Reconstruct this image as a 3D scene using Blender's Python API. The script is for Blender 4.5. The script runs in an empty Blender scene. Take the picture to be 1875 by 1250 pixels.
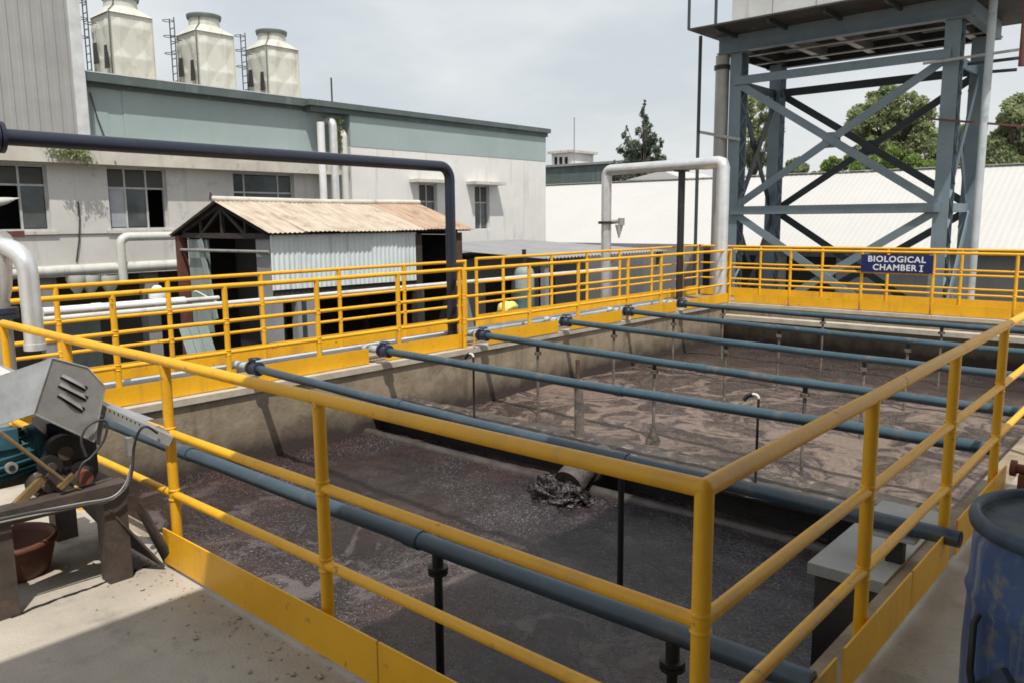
import bpy, math, random
from mathutils import Vector, Matrix, noise
random.seed(7)
R_ = math.radians
scene = bpy.context.scene
COL = scene.collection

# ------------------------------------------------------------------ camera
FPX, YAW, PITCH, ROLL, CAMZ = 1463.55, R_(41.528), R_(8.587), R_(-.503), 1.73
CF = Vector((-math.sin(YAW)*math.cos(PITCH), math.cos(YAW)*math.cos(PITCH), -math.sin(PITCH)))
CR = Vector((math.cos(YAW), math.sin(YAW), 0)); CU = CR.cross(CF)
CR, CU = CR*math.cos(ROLL)+CU*math.sin(ROLL), CU*math.cos(ROLL)-CR*math.sin(ROLL)
cam = bpy.data.cameras.new('camera'); cam.sensor_width = 36; cam.lens = FPX/1875*36
cam.clip_start = .05; cam.clip_end = 3000
co = bpy.data.objects.new('camera', cam); COL.objects.link(co)
co.matrix_world = Matrix(((CR.x, CU.x, -CF.x, 0), (CR.y, CU.y, -CF.y, 0), (CR.z, CU.z, -CF.z, CAMZ), (0, 0, 0, 1)))
scene.camera = co

def at(u, v, x=None, y=None, z=None):
    """survey point: where the sight line of a photo pixel meets a real plane of the site"""
    d = CF + CR*((u-937.5)/FPX) - CU*((v-625)/FPX)
    t = (z-CAMZ)/d.z if z is not None else (x/d.x if x is not None else y/d.y)
    return Vector((d.x*t, d.y*t, CAMZ+d.z*t))

# ------------------------------------------------------------------ light
SUN = Vector((.41, -.30, 1)).normalized()
w = bpy.data.worlds.new('World'); scene.world = w; w.use_nodes = True
nt = w.node_tree; nt.nodes.clear()
def N(t, **k):
    n = nt.nodes.new(t)
    for a, b in k.items(): setattr(n, a, b)
    return n
out = N('ShaderNodeOutputWorld'); sky = N('ShaderNodeTexSky', sky_type='NISHITA')
sky.sun_disc = False; sky.sun_elevation = math.asin(SUN.z); sky.sun_rotation = math.atan2(SUN.x, SUN.y)
sky.air_density = 1.3; sky.dust_density = 3.0
b1 = N('ShaderNodeBackground'); b1.inputs[1].default_value = .10; nt.links.new(sky.outputs[0], b1.inputs[0])
tc = N('ShaderNodeTexCoord'); mp = N('ShaderNodeMapping'); mp.inputs['Scale'].default_value = (1, 1, 2.6)
nz = N('ShaderNodeTexNoise'); nz.inputs['Scale'].default_value = 2.6; nz.inputs['Detail'].default_value = 5; nz.inputs['Roughness'].default_value = .55
rp = N('ShaderNodeValToRGB')
rp.color_ramp.elements[0].position = .40; rp.color_ramp.elements[0].color = (.63, .675, .71, 1)
rp.color_ramp.elements[1].position = .62; rp.color_ramp.elements[1].color = (.80, .82, .82, 1)
nt.links.new(tc.outputs['Generated'], mp.inputs[0]); nt.links.new(mp.outputs[0], nz.inputs[0]); nt.links.new(nz.outputs[0], rp.inputs[0])
b2 = N('ShaderNodeBackground'); b2.inputs[1].default_value = 1.0; nt.links.new(rp.outputs[0], b2.inputs[0])
mx = N('ShaderNodeMixShader'); mx.inputs[0].default_value = .84
nt.links.new(b1.outputs[0], mx.inputs[1]); nt.links.new(b2.outputs[0], mx.inputs[2]); nt.links.new(mx.outputs[0], out.inputs[0])
sl = bpy.data.lights.new('sun', 'SUN'); sl.energy = 3.9; sl.angle = R_(.6); sl.color = (1, .955, .88)
so = bpy.data.objects.new('sun', sl); COL.objects.link(so); so.rotation_euler = SUN.to_track_quat('Z', 'Y').to_euler()
scene.view_settings.view_transform = 'Standard'; scene.view_settings.look = 'None'
scene.cycles.filter_width = 1.7
scene.view_settings.exposure = .14; scene.view_settings.gamma = 1

# ------------------------------------------------------------------ materials
def mat(name, col, rough=.6, metal=0, col2=None, scale=3.0, amt=.5, detail=6, bump=0, bscale=40, stretch=(1, 1, 1),
        col3=None, s3=1.2, t3=(.55, .7), rvar=0, spec=.5, streak=None, sscale=2.2, sstretch=(1.6, 1.6, .16), sth=(.56, .74)):
    """base colour varied by noise, a third colour in patches (dirt, rust, flaking), vertical streaks, fine bump"""
    m = bpy.data.materials.new(name); m.use_nodes = True; t = m.node_tree; L = t.links.new
    bs = t.nodes['Principled BSDF']; bs.inputs['Roughness'].default_value = rough; bs.inputs['Metallic'].default_value = metal
    bs.inputs['Specular IOR Level'].default_value = spec
    g = t.nodes.new('ShaderNodeNewGeometry'); mp = t.nodes.new('ShaderNodeMapping'); mp.inputs['Scale'].default_value = stretch
    L(g.outputs['Position'], mp.inputs[0])
    n = t.nodes.new('ShaderNodeTexNoise'); n.inputs['Scale'].default_value = scale; n.inputs['Detail'].default_value = detail
    n.inputs['Roughness'].default_value = .62; L(mp.outputs[0], n.inputs[0])
    c2 = col2 or tuple(c*.7 for c in col)
    r = t.nodes.new('ShaderNodeValToRGB'); r.color_ramp.elements[0].position = .5-.28*amt-.05; r.color_ramp.elements[1].position = .5+.28*amt
    r.color_ramp.elements[0].color = (*c2, 1); r.color_ramp.elements[1].color = (*col, 1); L(n.outputs[0], r.inputs[0])
    c = r.outputs[0]
    def patch(c, colr, sc, th, st=(1, 1, 1), seed=0):
        m2 = t.nodes.new('ShaderNodeMapping'); m2.inputs['Scale'].default_value = st; m2.inputs['Location'].default_value = (seed, seed*2, 3)
        L(g.outputs['Position'], m2.inputs[0])
        n3 = t.nodes.new('ShaderNodeTexNoise'); n3.inputs['Scale'].default_value = sc; n3.inputs['Detail'].default_value = 8
        n3.inputs['Roughness'].default_value = .65; L(m2.outputs[0], n3.inputs[0])
        r3 = t.nodes.new('ShaderNodeValToRGB'); r3.color_ramp.elements[0].position, r3.color_ramp.elements[1].position = th
        L(n3.outputs[0], r3.inputs[0]); x = t.nodes.new('ShaderNodeMix'); x.data_type = 'RGBA'
        L(r3.outputs[0], x.inputs['Factor']); L(c, x.inputs['A']); x.inputs['B'].default_value = (*colr, 1)
        return x.outputs['Result']
    if col3: c = patch(c, col3, s3, t3, seed=5)
    if streak: c = patch(c, streak, sscale, sth, sstretch, seed=9)
    L(c, bs.inputs['Base Color'])
    if rvar:
        mr = t.nodes.new('ShaderNodeMapRange'); mr.inputs[3].default_value = rough-rvar; mr.inputs[4].default_value = rough+rvar
        L(n.outputs[0], mr.inputs[0]); L(mr.outputs[0], bs.inputs['Roughness'])
    if bump:
        n2 = t.nodes.new('ShaderNodeTexNoise'); n2.inputs['Scale'].default_value = bscale; n2.inputs['Detail'].default_value = 5
        L(mp.outputs[0], n2.inputs[0]); b = t.nodes.new('ShaderNodeBump'); b.inputs['Strength'].default_value = bump; b.inputs['Distance'].default_value = .02
        L(n2.outputs[0], b.inputs['Height']); L(b.outputs[0], bs.inputs['Normal'])
    return m

M = dict(
 yellow=mat('yellow_paint', (.84, .44, .013), .42, col2=(.73, .36, .011), scale=2.5, bump=.12, bscale=30, col3=(.26, .12, .04), s3=13, t3=(.63, .70), streak=(.55, .29, .04), rvar=.1),
 blue=mat('blue_pipe_paint', (.052, .092, .118), .34, col2=(.035, .066, .088), scale=3, bump=.06, bscale=25, col3=(.15, .13, .11), s3=5, t3=(.56, .74)),
 nearblue=mat('blue_pipe_paint_dusty', (.048, .080, .108), .36, col2=(.032, .057, .08), scale=3, bump=.06, col3=(.12, .105, .09), s3=6, t3=(.56, .74)),
 navy=mat('navy_pipe_paint', (.020, .025, .043), .36, col2=(.014, .018, .032), scale=3, col3=(.06, .06, .06), s3=2, t3=(.6, .8)),
 valve=mat('dark_blue_cast_iron', (.03, .045, .085), .45, col2=(.015, .02, .03), scale=14, bump=.1),
 black=mat('black_steel', (.022, .022, .024), .5, scale=6, col3=(.05, .04, .035), s3=5),
 dropgrey=mat('weathered_drop_pipe', (.20, .17, .14), .7, col2=(.06, .05, .045), scale=7, col3=(.32, .28, .25), s3=9, t3=(.55, .7)),
 concrete=mat('deck_concrete', (.45, .405, .34), .88, col2=(.34, .305, .255), scale=2.4, detail=10, bump=.35, bscale=75, col3=(.24, .215, .18), s3=3.4, t3=(.56, .74)),
 concwall=mat('stained_tank_concrete', (.33, .27, .19), .85, col2=(.20, .16, .11), scale=2.6, bump=.3, bscale=25, col3=(.12, .085, .06), s3=1.7, t3=(.55, .72), streak=(.085, .06, .042)),
 lip=mat('concrete_lip', (.50, .45, .37), .85, col2=(.36, .32, .26), scale=4, bump=.2),
 ledge=mat('pale_cement', (.42, .42, .40), .85, col2=(.33, .33, .31), scale=3, bump=.2),
 sludge=mat('wet_sludge_crust', (.085, .07, .056), .6, col2=(.035, .028, .023), scale=6, bump=.8, bscale=35, col3=(.27, .22, .19), s3=7, t3=(.55, .7)),
 blockdark=mat('damp_dark_concrete', (.10, .092, .078), .8, col2=(.055, .05, .043), scale=2.5, bump=.3, streak=(.03, .027, .024)),
 froth=mat('dirty_froth', (.22, .19, .165), .4, col2=(.075, .062, .055), scale=9, bump=.6, bscale=40, col3=(.08, .068, .06), s3=6, t3=(.5, .62)),
 scum=mat('slimy_grey_pipe', (.075, .067, .06), .45, col2=(.03, .026, .024), scale=5, bump=.2, col3=(.07, .055, .05), s3=3, t3=(.5, .68)),
 lump=mat('wet_dark_sludge', (.10, .085, .075), .35, col2=(.05, .042, .038), scale=7, bump=.6, bscale=30),
 darkwall=mat('shade_black_wall_and_rags', (.03, .027, .026), .6, col2=(.015, .014, .014), scale=3, bump=.3),  # black puts the shade below the partition cap into the colour; also on rags
 white=mat('weathered_white_plaster', (.74, .73, .70), .85, col2=(.66, .655, .63), scale=.9, bump=.1, bscale=20, col3=(.50, .49, .47), s3=1.3, t3=(.62, .78), streak=(.55, .54, .51)),
 greypl=mat('grey_plaster', (.62, .605, .575), .85, col2=(.52, .505, .48), scale=.9, bump=.12, col3=(.36, .35, .33), s3=1.6, t3=(.60, .74), streak=(.42, .41, .38)),
 green=mat('sea_green_plaster', (.34, .41, .405), .85, col2=(.30, .365, .36), scale=.8, bump=.1, col3=(.28, .35, .34), s3=1.4, t3=(.6, .8), streak=(.30, .37, .36)),
 cornice=mat('grey_green_cornice', (.105, .135, .13), .8, col2=(.075, .10, .096), scale=1.5, bump=.1, streak=(.17, .2, .2)),  # the cornice's own shade is put into this dark tone
 slab=mat('stained_sunshade_concrete', (.60, .57, .51), .85, col2=(.46, .43, .37), scale=1.4, bump=.2, col3=(.22, .21, .18), s3=2.5, t3=(.58, .72), streak=(.28, .26, .22)),
 clad=mat('grey_metal_cladding', (.37, .365, .355), .55, col2=(.31, .305, .30), scale=1.0, streak=(.34, .33, .32)),
 cladtrim=mat('pale_metal_flashing', (.66, .67, .68), .45, col2=(.5, .51, .52), scale=3),
 frp=mat('cream_fibreglass', (.60, .60, .535), .55, col2=(.53, .53, .475), scale=1.5, col3=(.42, .41, .33), s3=2.4, t3=(.56, .74), streak=(.36, .345, .27)),
 frpdark=mat('dark_grey_green_rim', (.14, .17, .15), .6),
 louvre=mat('dark_louvre_void', (.035, .037, .033), .7),
 rust=mat('rusty_roof_sheet', (.52, .445, .36), .75, col2=(.37, .295, .225), scale=3.2, stretch=(.4, 3, 1), bump=.15, col3=(.26, .17, .115), s3=2.2, t3=(.52, .76), streak=None),
 rustdeep=mat('deep_rust_roof_sheet', (.45, .335, .245), .8, col2=(.31, .20, .135), scale=3.2, stretch=(.4, 3, 1), bump=.15, col3=(.16, .08, .05), s3=2.2, t3=(.54, .76)),
 rustdark=mat('dark_rust', (.10, .055, .04), .8, col2=(.05, .03, .025), scale=6, bump=.2),
 redsteel=mat('red_oxide_steel', (.16, .055, .04), .7, col2=(.09, .035, .03), scale=5),
 palesheet=mat('pale_blue_sheet', (.70, .76, .76), .5, col2=(.60, .67, .68), scale=2, col3=(.38, .45, .47), s3=2.5, t3=(.62, .78), streak=(.36, .42, .44)),
 tealsheet=mat('grey_green_sheet', (.30, .36, .34), .6, col2=(.22, .27, .26), scale=3, streak=(.15, .18, .17)),
 timber=mat('dark_timber', (.05, .038, .032), .8, col2=(.03, .025, .022), scale=6),
 steel=mat('blue_grey_steel_paint', (.185, .245, .28), .5, col2=(.145, .195, .225), scale=2.2, col3=(.27, .25, .23), s3=3, t3=(.63, .8), bump=.05),
 steeldark=mat('dark_and_shaded_steel', (.042, .055, .062), .55, col2=(.028, .038, .045), scale=3, col3=(.11, .08, .065), s3=3, t3=(.62, .78)),  # dark rods and posts; also a shaded copy of the tower steel
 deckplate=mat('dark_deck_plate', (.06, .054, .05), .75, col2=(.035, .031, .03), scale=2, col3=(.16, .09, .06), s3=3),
 tankpanel=mat('white_grey_tank_panel', (.62, .62, .60), .5, col2=(.5, .5, .485), scale=1.5, streak=(.42, .4, .37)),
 silver=mat('aluminium_cladding', (.78, .78, .77), .36, .6, col2=(.66, .66, .66), scale=5, bump=.06, bscale=14, rvar=.06),
 dullpipe=mat('dull_grey_pipe', (.40, .39, .36), .5, .35, col2=(.33, .32, .30), scale=3, streak=(.22, .2, .18)),
 pvc=mat('pale_grey_pipe', (.60, .60, .56), .5, col2=(.5, .5, .46), scale=3, streak=(.34, .33, .3)),
 whitepipe=mat('white_pvc_pipe', (.78, .78, .77), .4, col2=(.68, .68, .67), scale=3),
 headpipe=mat('pale_blue_header_paint', (.50, .545, .57), .4, col2=(.36, .41, .44), scale=2, col3=(.25, .30, .34), s3=3, t3=(.56, .7)),
 galv=mat('galvanised_sheet', (.44, .445, .45), .5, .5, col2=(.33, .335, .34), scale=9, bump=.04, rvar=.08),
 teal=mat('teal_motor_paint', (.04, .15, .19), .45, col2=(.018, .075, .095), scale=8, col3=(.05, .045, .04), s3=8, t3=(.55, .7)),
 brownsteel=mat('brown_grimy_steel', (.085, .065, .055), .6, col2=(.045, .037, .033), scale=9, col3=(.15, .085, .05), s3=8, t3=(.58, .72), bump=.15),
 tub=mat('terracotta_plastic', (.15, .05, .028), .6, col2=(.09, .032, .02), scale=4),
 cable=mat('grey_black_cable', (.05, .05, .052), .5),
 brass=mat('dirty_brass', (.33, .23, .10), .5, .4, col2=(.16, .11, .06), scale=9),
 drum=mat('scuffed_blue_plastic', (.055, .11, .26), .5, col2=(.03, .065, .165), scale=4, detail=9, col3=(.15, .16, .15), s3=15, t3=(.54, .64), bump=.12, bscale=20, streak=(.20, .23, .26), sscale=12, sstretch=(1.6, 1.6, .12), sth=(.50, .66), stretch=(1.6, 1.6, .7)),
 drumtop=mat('dusty_dark_lid', (.15, .155, .145), .8, col2=(.05, .075, .105), scale=6, detail=9, col3=(.03, .06, .13), s3=5, t3=(.55, .66), bump=.2),
 drumrim=mat('black_blue_rim', (.05, .08, .13), .5, col2=(.028, .04, .06), scale=10, col3=(.13, .13, .12), s3=9, t3=(.55, .68)),
 whiteroof=mat('white_roof_paint', (.50, .492, .475), .75, col2=(.475, .467, .45), scale=.35, streak=(.455, .445, .42)),
 greywall=mat('grey_yard_wall', (.30, .30, .305), .85, col2=(.24, .24, .245), scale=1, bump=.1, streak=(.2, .195, .19)),
 dim=mat('shade_dark_plaster', (.10, .095, .09), .9, col2=(.065, .06, .056), scale=1.2, bump=.1),  # dark tone carries the shade of the set-back lower storey
 yard=mat('dirty_yard_ground', (.13, .12, .105), .9, col2=(.07, .065, .055), scale=.7, bump=.2, col3=(.2, .185, .16), s3=.5),
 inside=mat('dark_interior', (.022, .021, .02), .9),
 winframe=mat('grey_window_frame', (.50, .51, .50), .5, scale=5),
 sign=mat('navy_sign_enamel', (.010, .018, .115), .35, col2=(.008, .014, .09), scale=4),
 letter=mat('white_lettering', (.78, .78, .80), .5, col2=(.70, .70, .72), scale=20),
 tarp=mat('pale_yellow_plastic', (.72, .66, .20), .5, scale=6),
 orange=mat('red_brown_rust_flange', (.19, .065, .04), .7, col2=(.17, .05, .03), scale=9, bump=.2),
 bark=mat('bark', (.11, .085, .065), .9, scale=6, bump=.4),
 shadeblue=mat('teal_drum_paint', (.09, .20, .20), .5, scale=5),
)
def glassmat():
    m = bpy.data.materials.new('dusty_window_glass'); m.use_nodes = True; t = m.node_tree; b = t.nodes['Principled BSDF']
    n = t.nodes.new('ShaderNodeTexNoise'); n.inputs['Scale'].default_value = 1.3; n.inputs['Detail'].default_value = 5
    g = t.nodes.new('ShaderNodeNewGeometry'); t.links.new(g.outputs['Position'], n.inputs[0])
    r = t.nodes.new('ShaderNodeValToRGB'); r.color_ramp.elements[0].color = (.035, .045, .05, 1); r.color_ramp.elements[1].color = (.11, .125, .13, 1)
    r.color_ramp.elements[0].position = .35; r.color_ramp.elements[1].position = .7
    t.links.new(n.outputs[0], r.inputs[0]); t.links.new(r.outputs[0], b.inputs['Base Color']); b.inputs['Roughness'].default_value = .12
    return m
M['glass'] = glassmat()
M['frosted'] = mat('frosted_pane', (.36, .38, .41), .35, col2=(.28, .30, .33), scale=2)
M['shutter'] = mat('dark_grey_panel', (.075, .078, .072), .6, col2=(.05, .052, .05), scale=2)
def leafmat(name, c1, c2):
    m = bpy.data.materials.new(name); m.use_nodes = True; t = m.node_tree; b = t.nodes['Principled BSDF']
    n = t.nodes.new('ShaderNodeTexNoise'); n.inputs['Scale'].default_value = .9; n.inputs['Detail'].default_value = 7
    g = t.nodes.new('ShaderNodeNewGeometry'); t.links.new(g.outputs['Position'], n.inputs[0])
    r = t.nodes.new('ShaderNodeValToRGB'); r.color_ramp.elements[0].color = (*c1, 1); r.color_ramp.elements[1].color = (*c2, 1)
    r.color_ramp.elements[0].position = .36; r.color_ramp.elements[1].position = .64
    t.links.new(n.outputs[0], r.inputs[0]); t.links.new(r.outputs[0], b.inputs['Base Color']); b.inputs['Roughness'].default_value = .65
    b.inputs['Subsurface Weight'].default_value = 0
    tr = t.nodes.new('ShaderNodeBsdfTranslucent'); t.links.new(r.outputs[0], tr.inputs[0]); ms = t.nodes.new('ShaderNodeMixShader'); ms.inputs[0].default_value = .42
    t.links.new(b.outputs[0], ms.inputs[1]); t.links.new(tr.outputs[0], ms.inputs[2]); t.links.new(ms.outputs[0], t.nodes['Material Output'].inputs[0])
    return m
M['leaf'] = leafmat('broad_leaf', (.16, .195, .085), (.34, .39, .19))  # leaf colours lightened in place of haze over the far trees
M['leaflight'] = leafmat('bright_leaf', (.15, .22, .05), (.27, .37, .10))
M['needle'] = leafmat('needle_foliage', (.10, .135, .10), (.18, .225, .16))
def watermat():
    m = bpy.data.materials.new('sludge_water'); m.use_nodes = True; t = m.node_tree; L = t.links.new; b = t.nodes['Principled BSDF']
    nd = t.nodes.new
    g = nd('ShaderNodeNewGeometry'); sep = nd('ShaderNodeSeparateXYZ'); L(g.outputs['Position'], sep.inputs[0])
    def noi(s, d=6, ro=.6, vec=None, dist=0):
        n = nd('ShaderNodeTexNoise'); n.inputs['Scale'].default_value = s; n.inputs['Detail'].default_value = d; n.inputs['Roughness'].default_value = ro
        n.inputs['Distortion'].default_value = dist; L(vec or g.outputs['Position'], n.inputs[0]); return n.outputs[0]
    def ramp(x, p0, p1, c0=(0, 0, 0), c1=(1, 1, 1)):
        r = nd('ShaderNodeValToRGB'); r.color_ramp.elements[0].position = p0; r.color_ramp.elements[1].position = p1
        r.color_ramp.elements[0].color = (*c0, 1); r.color_ramp.elements[1].color = (*c1, 1); L(x, r.inputs[0]); return r.outputs[0]
    def mixc(f, a, bb):
        x = nd('ShaderNodeMix'); x.data_type = 'RGBA'
        for sck, val in (('Factor', f), ('A', a), ('B', bb)):
            if isinstance(val, tuple): x.inputs[sck].default_value = (*val, 1)
            elif isinstance(val, float): x.inputs[sck].default_value = val
            else: L(val, x.inputs[sck])
        return x.outputs['Result']
    def math_(op, a, bb):
        x = nd('ShaderNodeMath'); x.operation = op; x.use_clamp = op in ('ADD', 'MULTIPLY')
        for i, v in enumerate((a, bb)):
            if isinstance(v, (int, float)): x.inputs[i].default_value = v
            else: L(v, x.inputs[i])
        return x.outputs[0]
    # swirl the coordinates; foam gathers in broken ribbons and rafts
    wn = nd('ShaderNodeTexNoise'); wn.inputs['Scale'].default_value = .8; wn.inputs['Detail'].default_value = 4; L(g.outputs['Position'], wn.inputs[0])
    va = nd('ShaderNodeVectorMath'); va.operation = 'MULTIPLY_ADD'; L(wn.outputs['Color'], va.inputs[0]); va.inputs[1].default_value = (2.2, 2.2, 0); L(g.outputs['Position'], va.inputs[2])
    def ridge(sc, width, d=5):
        x = math_('ABSOLUTE', math_('SUBTRACT', noi(sc, d, .55, va.outputs[0]), .5), 0); return ramp(x, .0, width, (1, 1, 1), (0, 0, 0))
    r1 = ridge(.75, .045); r2 = ridge(1.9, .05); r3 = ridge(4.2, .05, 6)
    pat = ramp(noi(.50, 9, .62, va.outputs[0]), .525, .575)
    gate = ramp(noi(.9, 4, .5), .42, .58)
    fib = ramp(noi(26, 5, .75), .30, .66)
    f = math_('MAXIMUM', r1, math_('MULTIPLY', r2, math_('MULTIPLY', gate, .85))); f = math_('MAXIMUM', f, math_('MULTIPLY', r3, .35)); f = math_('MAXIMUM', f, math_('MULTIPLY', pat, .92))
    f = math_('MULTIPLY', f, math_('ADD', math_('MULTIPLY', fib, .55), .45))
    far = nd('ShaderNodeMapRange'); far.inputs[1].default_value = 5.8; far.inputs[2].default_value = 6.4; L(sep.outputs[1], far.inputs[0])
    back = nd('ShaderNodeMapRange'); back.inputs[1].default_value = 12.6; back.inputs[2].default_value = 10.6; L(math_('ADD', sep.outputs[1], 0), back.inputs[0])
    bsub = nd('ShaderNodeMath'); bsub.operation = 'SUBTRACT'
    yw = nd('ShaderNodeMath'); yw.operation = 'MULTIPLY_ADD'; L(wn.outputs[0], yw.inputs[0]); yw.inputs[1].default_value = 3.0; L(sep.outputs[1], yw.inputs[2])
    back.inputs[1].default_value = 14.6; back.inputs[2].default_value = 12.6; L(yw.outputs[0], back.inputs[0])
    f = math_('MULTIPLY', f, far.outputs[0]); f = math_('MULTIPLY', f, back.outputs[0])
    base = mixc(ramp(noi(1.3, 6), .35, .65), (.008, .006, .007), (.020, .014, .014))
    farbase = mixc(ramp(noi(2.0, 6), .35, .65), (.018, .013, .011), (.040, .028, .023))
    base = mixc(far.outputs[0], base, farbase)
    # bubbles in the near bay: fine pale specks, thick in drifts
    vs = nd('ShaderNodeTexVoronoi'); vs.inputs['Scale'].default_value = 34; L(g.outputs['Position'], vs.inputs[0])
    sp = ramp(vs.outputs['Distance'], .10, .36, (1, 1, 1), (0, 0, 0))
    sz = nd('ShaderNodeSeparateColor'); L(vs.outputs['Color'], sz.inputs[0]); keep = ramp(sz.outputs[0], .30, .9)
    sp = math_('MULTIPLY', sp, keep); sp = math_('MULTIPLY', sp, ramp(noi(.7, 6, .6, va.outputs[0]), .33, .54))
    inv = math_('SUBTRACT', 1.0, far.outputs[0])
    dens = ramp(noi(.7, 6, .6, va.outputs[0]), .33, .54)
    mot = ramp(noi(40, 4, .72), .45, .70); mot = math_('MULTIPLY', mot, math_('ADD', math_('MULTIPLY', dens, .75), .25))
    base = mixc(math_('MULTIPLY', mot, .85), base, (.095, .076, .082))
    vs2 = nd('ShaderNodeTexVoronoi'); vs2.inputs['Scale'].default_value = 58; L(g.outputs['Position'], vs2.inputs[0]); sz2 = nd('ShaderNodeSeparateColor'); L(vs2.outputs['Color'], sz2.inputs[0])
    sp2 = math_('MULTIPLY', ramp(vs2.outputs['Distance'], .08, .4, (1, 1, 1), (0, 0, 0)), ramp(sz2.outputs[1], .45, .95)); sp = math_('MAXIMUM', math_('MULTIPLY', sp, .55), math_('MULTIPLY', math_('MULTIPLY', sp2, dens), .8))
    col = mixc(math_('MULTIPLY', sp, .8), base, (.42, .385, .39))
    # streaks of scum near the front wall
    sc_ = ramp(noi(1.2, 7, .68, va.outputs[0], 1.2), .53, .61); nearb = nd('ShaderNodeMapRange'); nearb.inputs[1].default_value = 5.0; nearb.inputs[2].default_value = 3.0; L(sep.outputs[1], nearb.inputs[0])
    col = mixc(math_('MULTIPLY', math_('MULTIPLY', sc_, nearb.outputs[0]), .75), col, (.15, .13, .128))
    red = ramp(noi(.8, 5, .6), .5, .68); col = mixc(math_('MULTIPLY', math_('MULTIPLY', red, inv), .5), col, (.085, .042, .028))
    col = mixc(f, col, (.25, .185, .148))
    L(col, b.inputs['Base Color']); b.inputs['Specular IOR Level'].default_value = .5
    rr = nd('ShaderNodeMapRange'); rr.inputs[3].default_value = .13; rr.inputs[4].default_value = .75; L(math_('MAXIMUM', f, math_('MAXIMUM', sp, math_('MULTIPLY', mot, .3))), rr.inputs[0]); L(rr.outputs[0], b.inputs['Roughness'])
    bp = nd('ShaderNodeBump'); bp.inputs['Strength'].default_value = .8; bp.inputs['Distance'].default_value = .03
    h = math_('ADD', math_('MULTIPLY', noi(22, 6, .7), .6), math_('MULTIPLY', sp, .4)); L(h, bp.inputs['Height']); L(bp.outputs[0], b.inputs['Normal'])
    return m
M['water'] = watermat()
def wetline(m, z0, z1, colr):
    # damp, scum-stained band left by the water just above its level
    t = m.node_tree; L = t.links.new; b = t.nodes['Principled BSDF']; src = b.inputs['Base Color'].links[0].from_socket
    g = t.nodes.new('ShaderNodeNewGeometry'); sp = t.nodes.new('ShaderNodeSeparateXYZ'); L(g.outputs['Position'], sp.inputs[0])
    n = t.nodes.new('ShaderNodeTexNoise'); n.inputs['Scale'].default_value = 3.5; n.inputs['Detail'].default_value = 6; L(g.outputs['Position'], n.inputs[0])
    ma = t.nodes.new('ShaderNodeMath'); ma.operation = 'MULTIPLY_ADD'; ma.inputs[1].default_value = -.38; L(n.outputs[0], ma.inputs[0]); L(sp.outputs[2], ma.inputs[2])
    mr = t.nodes.new('ShaderNodeMapRange'); mr.inputs[1].default_value = z1-.19; mr.inputs[2].default_value = z0-.19; L(ma.outputs[0], mr.inputs[0])
    x = t.nodes.new('ShaderNodeMix'); x.data_type = 'RGBA'; L(mr.outputs[0], x.inputs['Factor']); L(src, x.inputs['A']); x.inputs['B'].default_value = (*colr, 1); L(x.outputs['Result'], b.inputs['Base Color'])
wetline(M['blockdark'], -.5, -.1, (.018, .015, .014))
wetline(M['concwall'], -.70, -.36, (.045, .032, .026))

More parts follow.
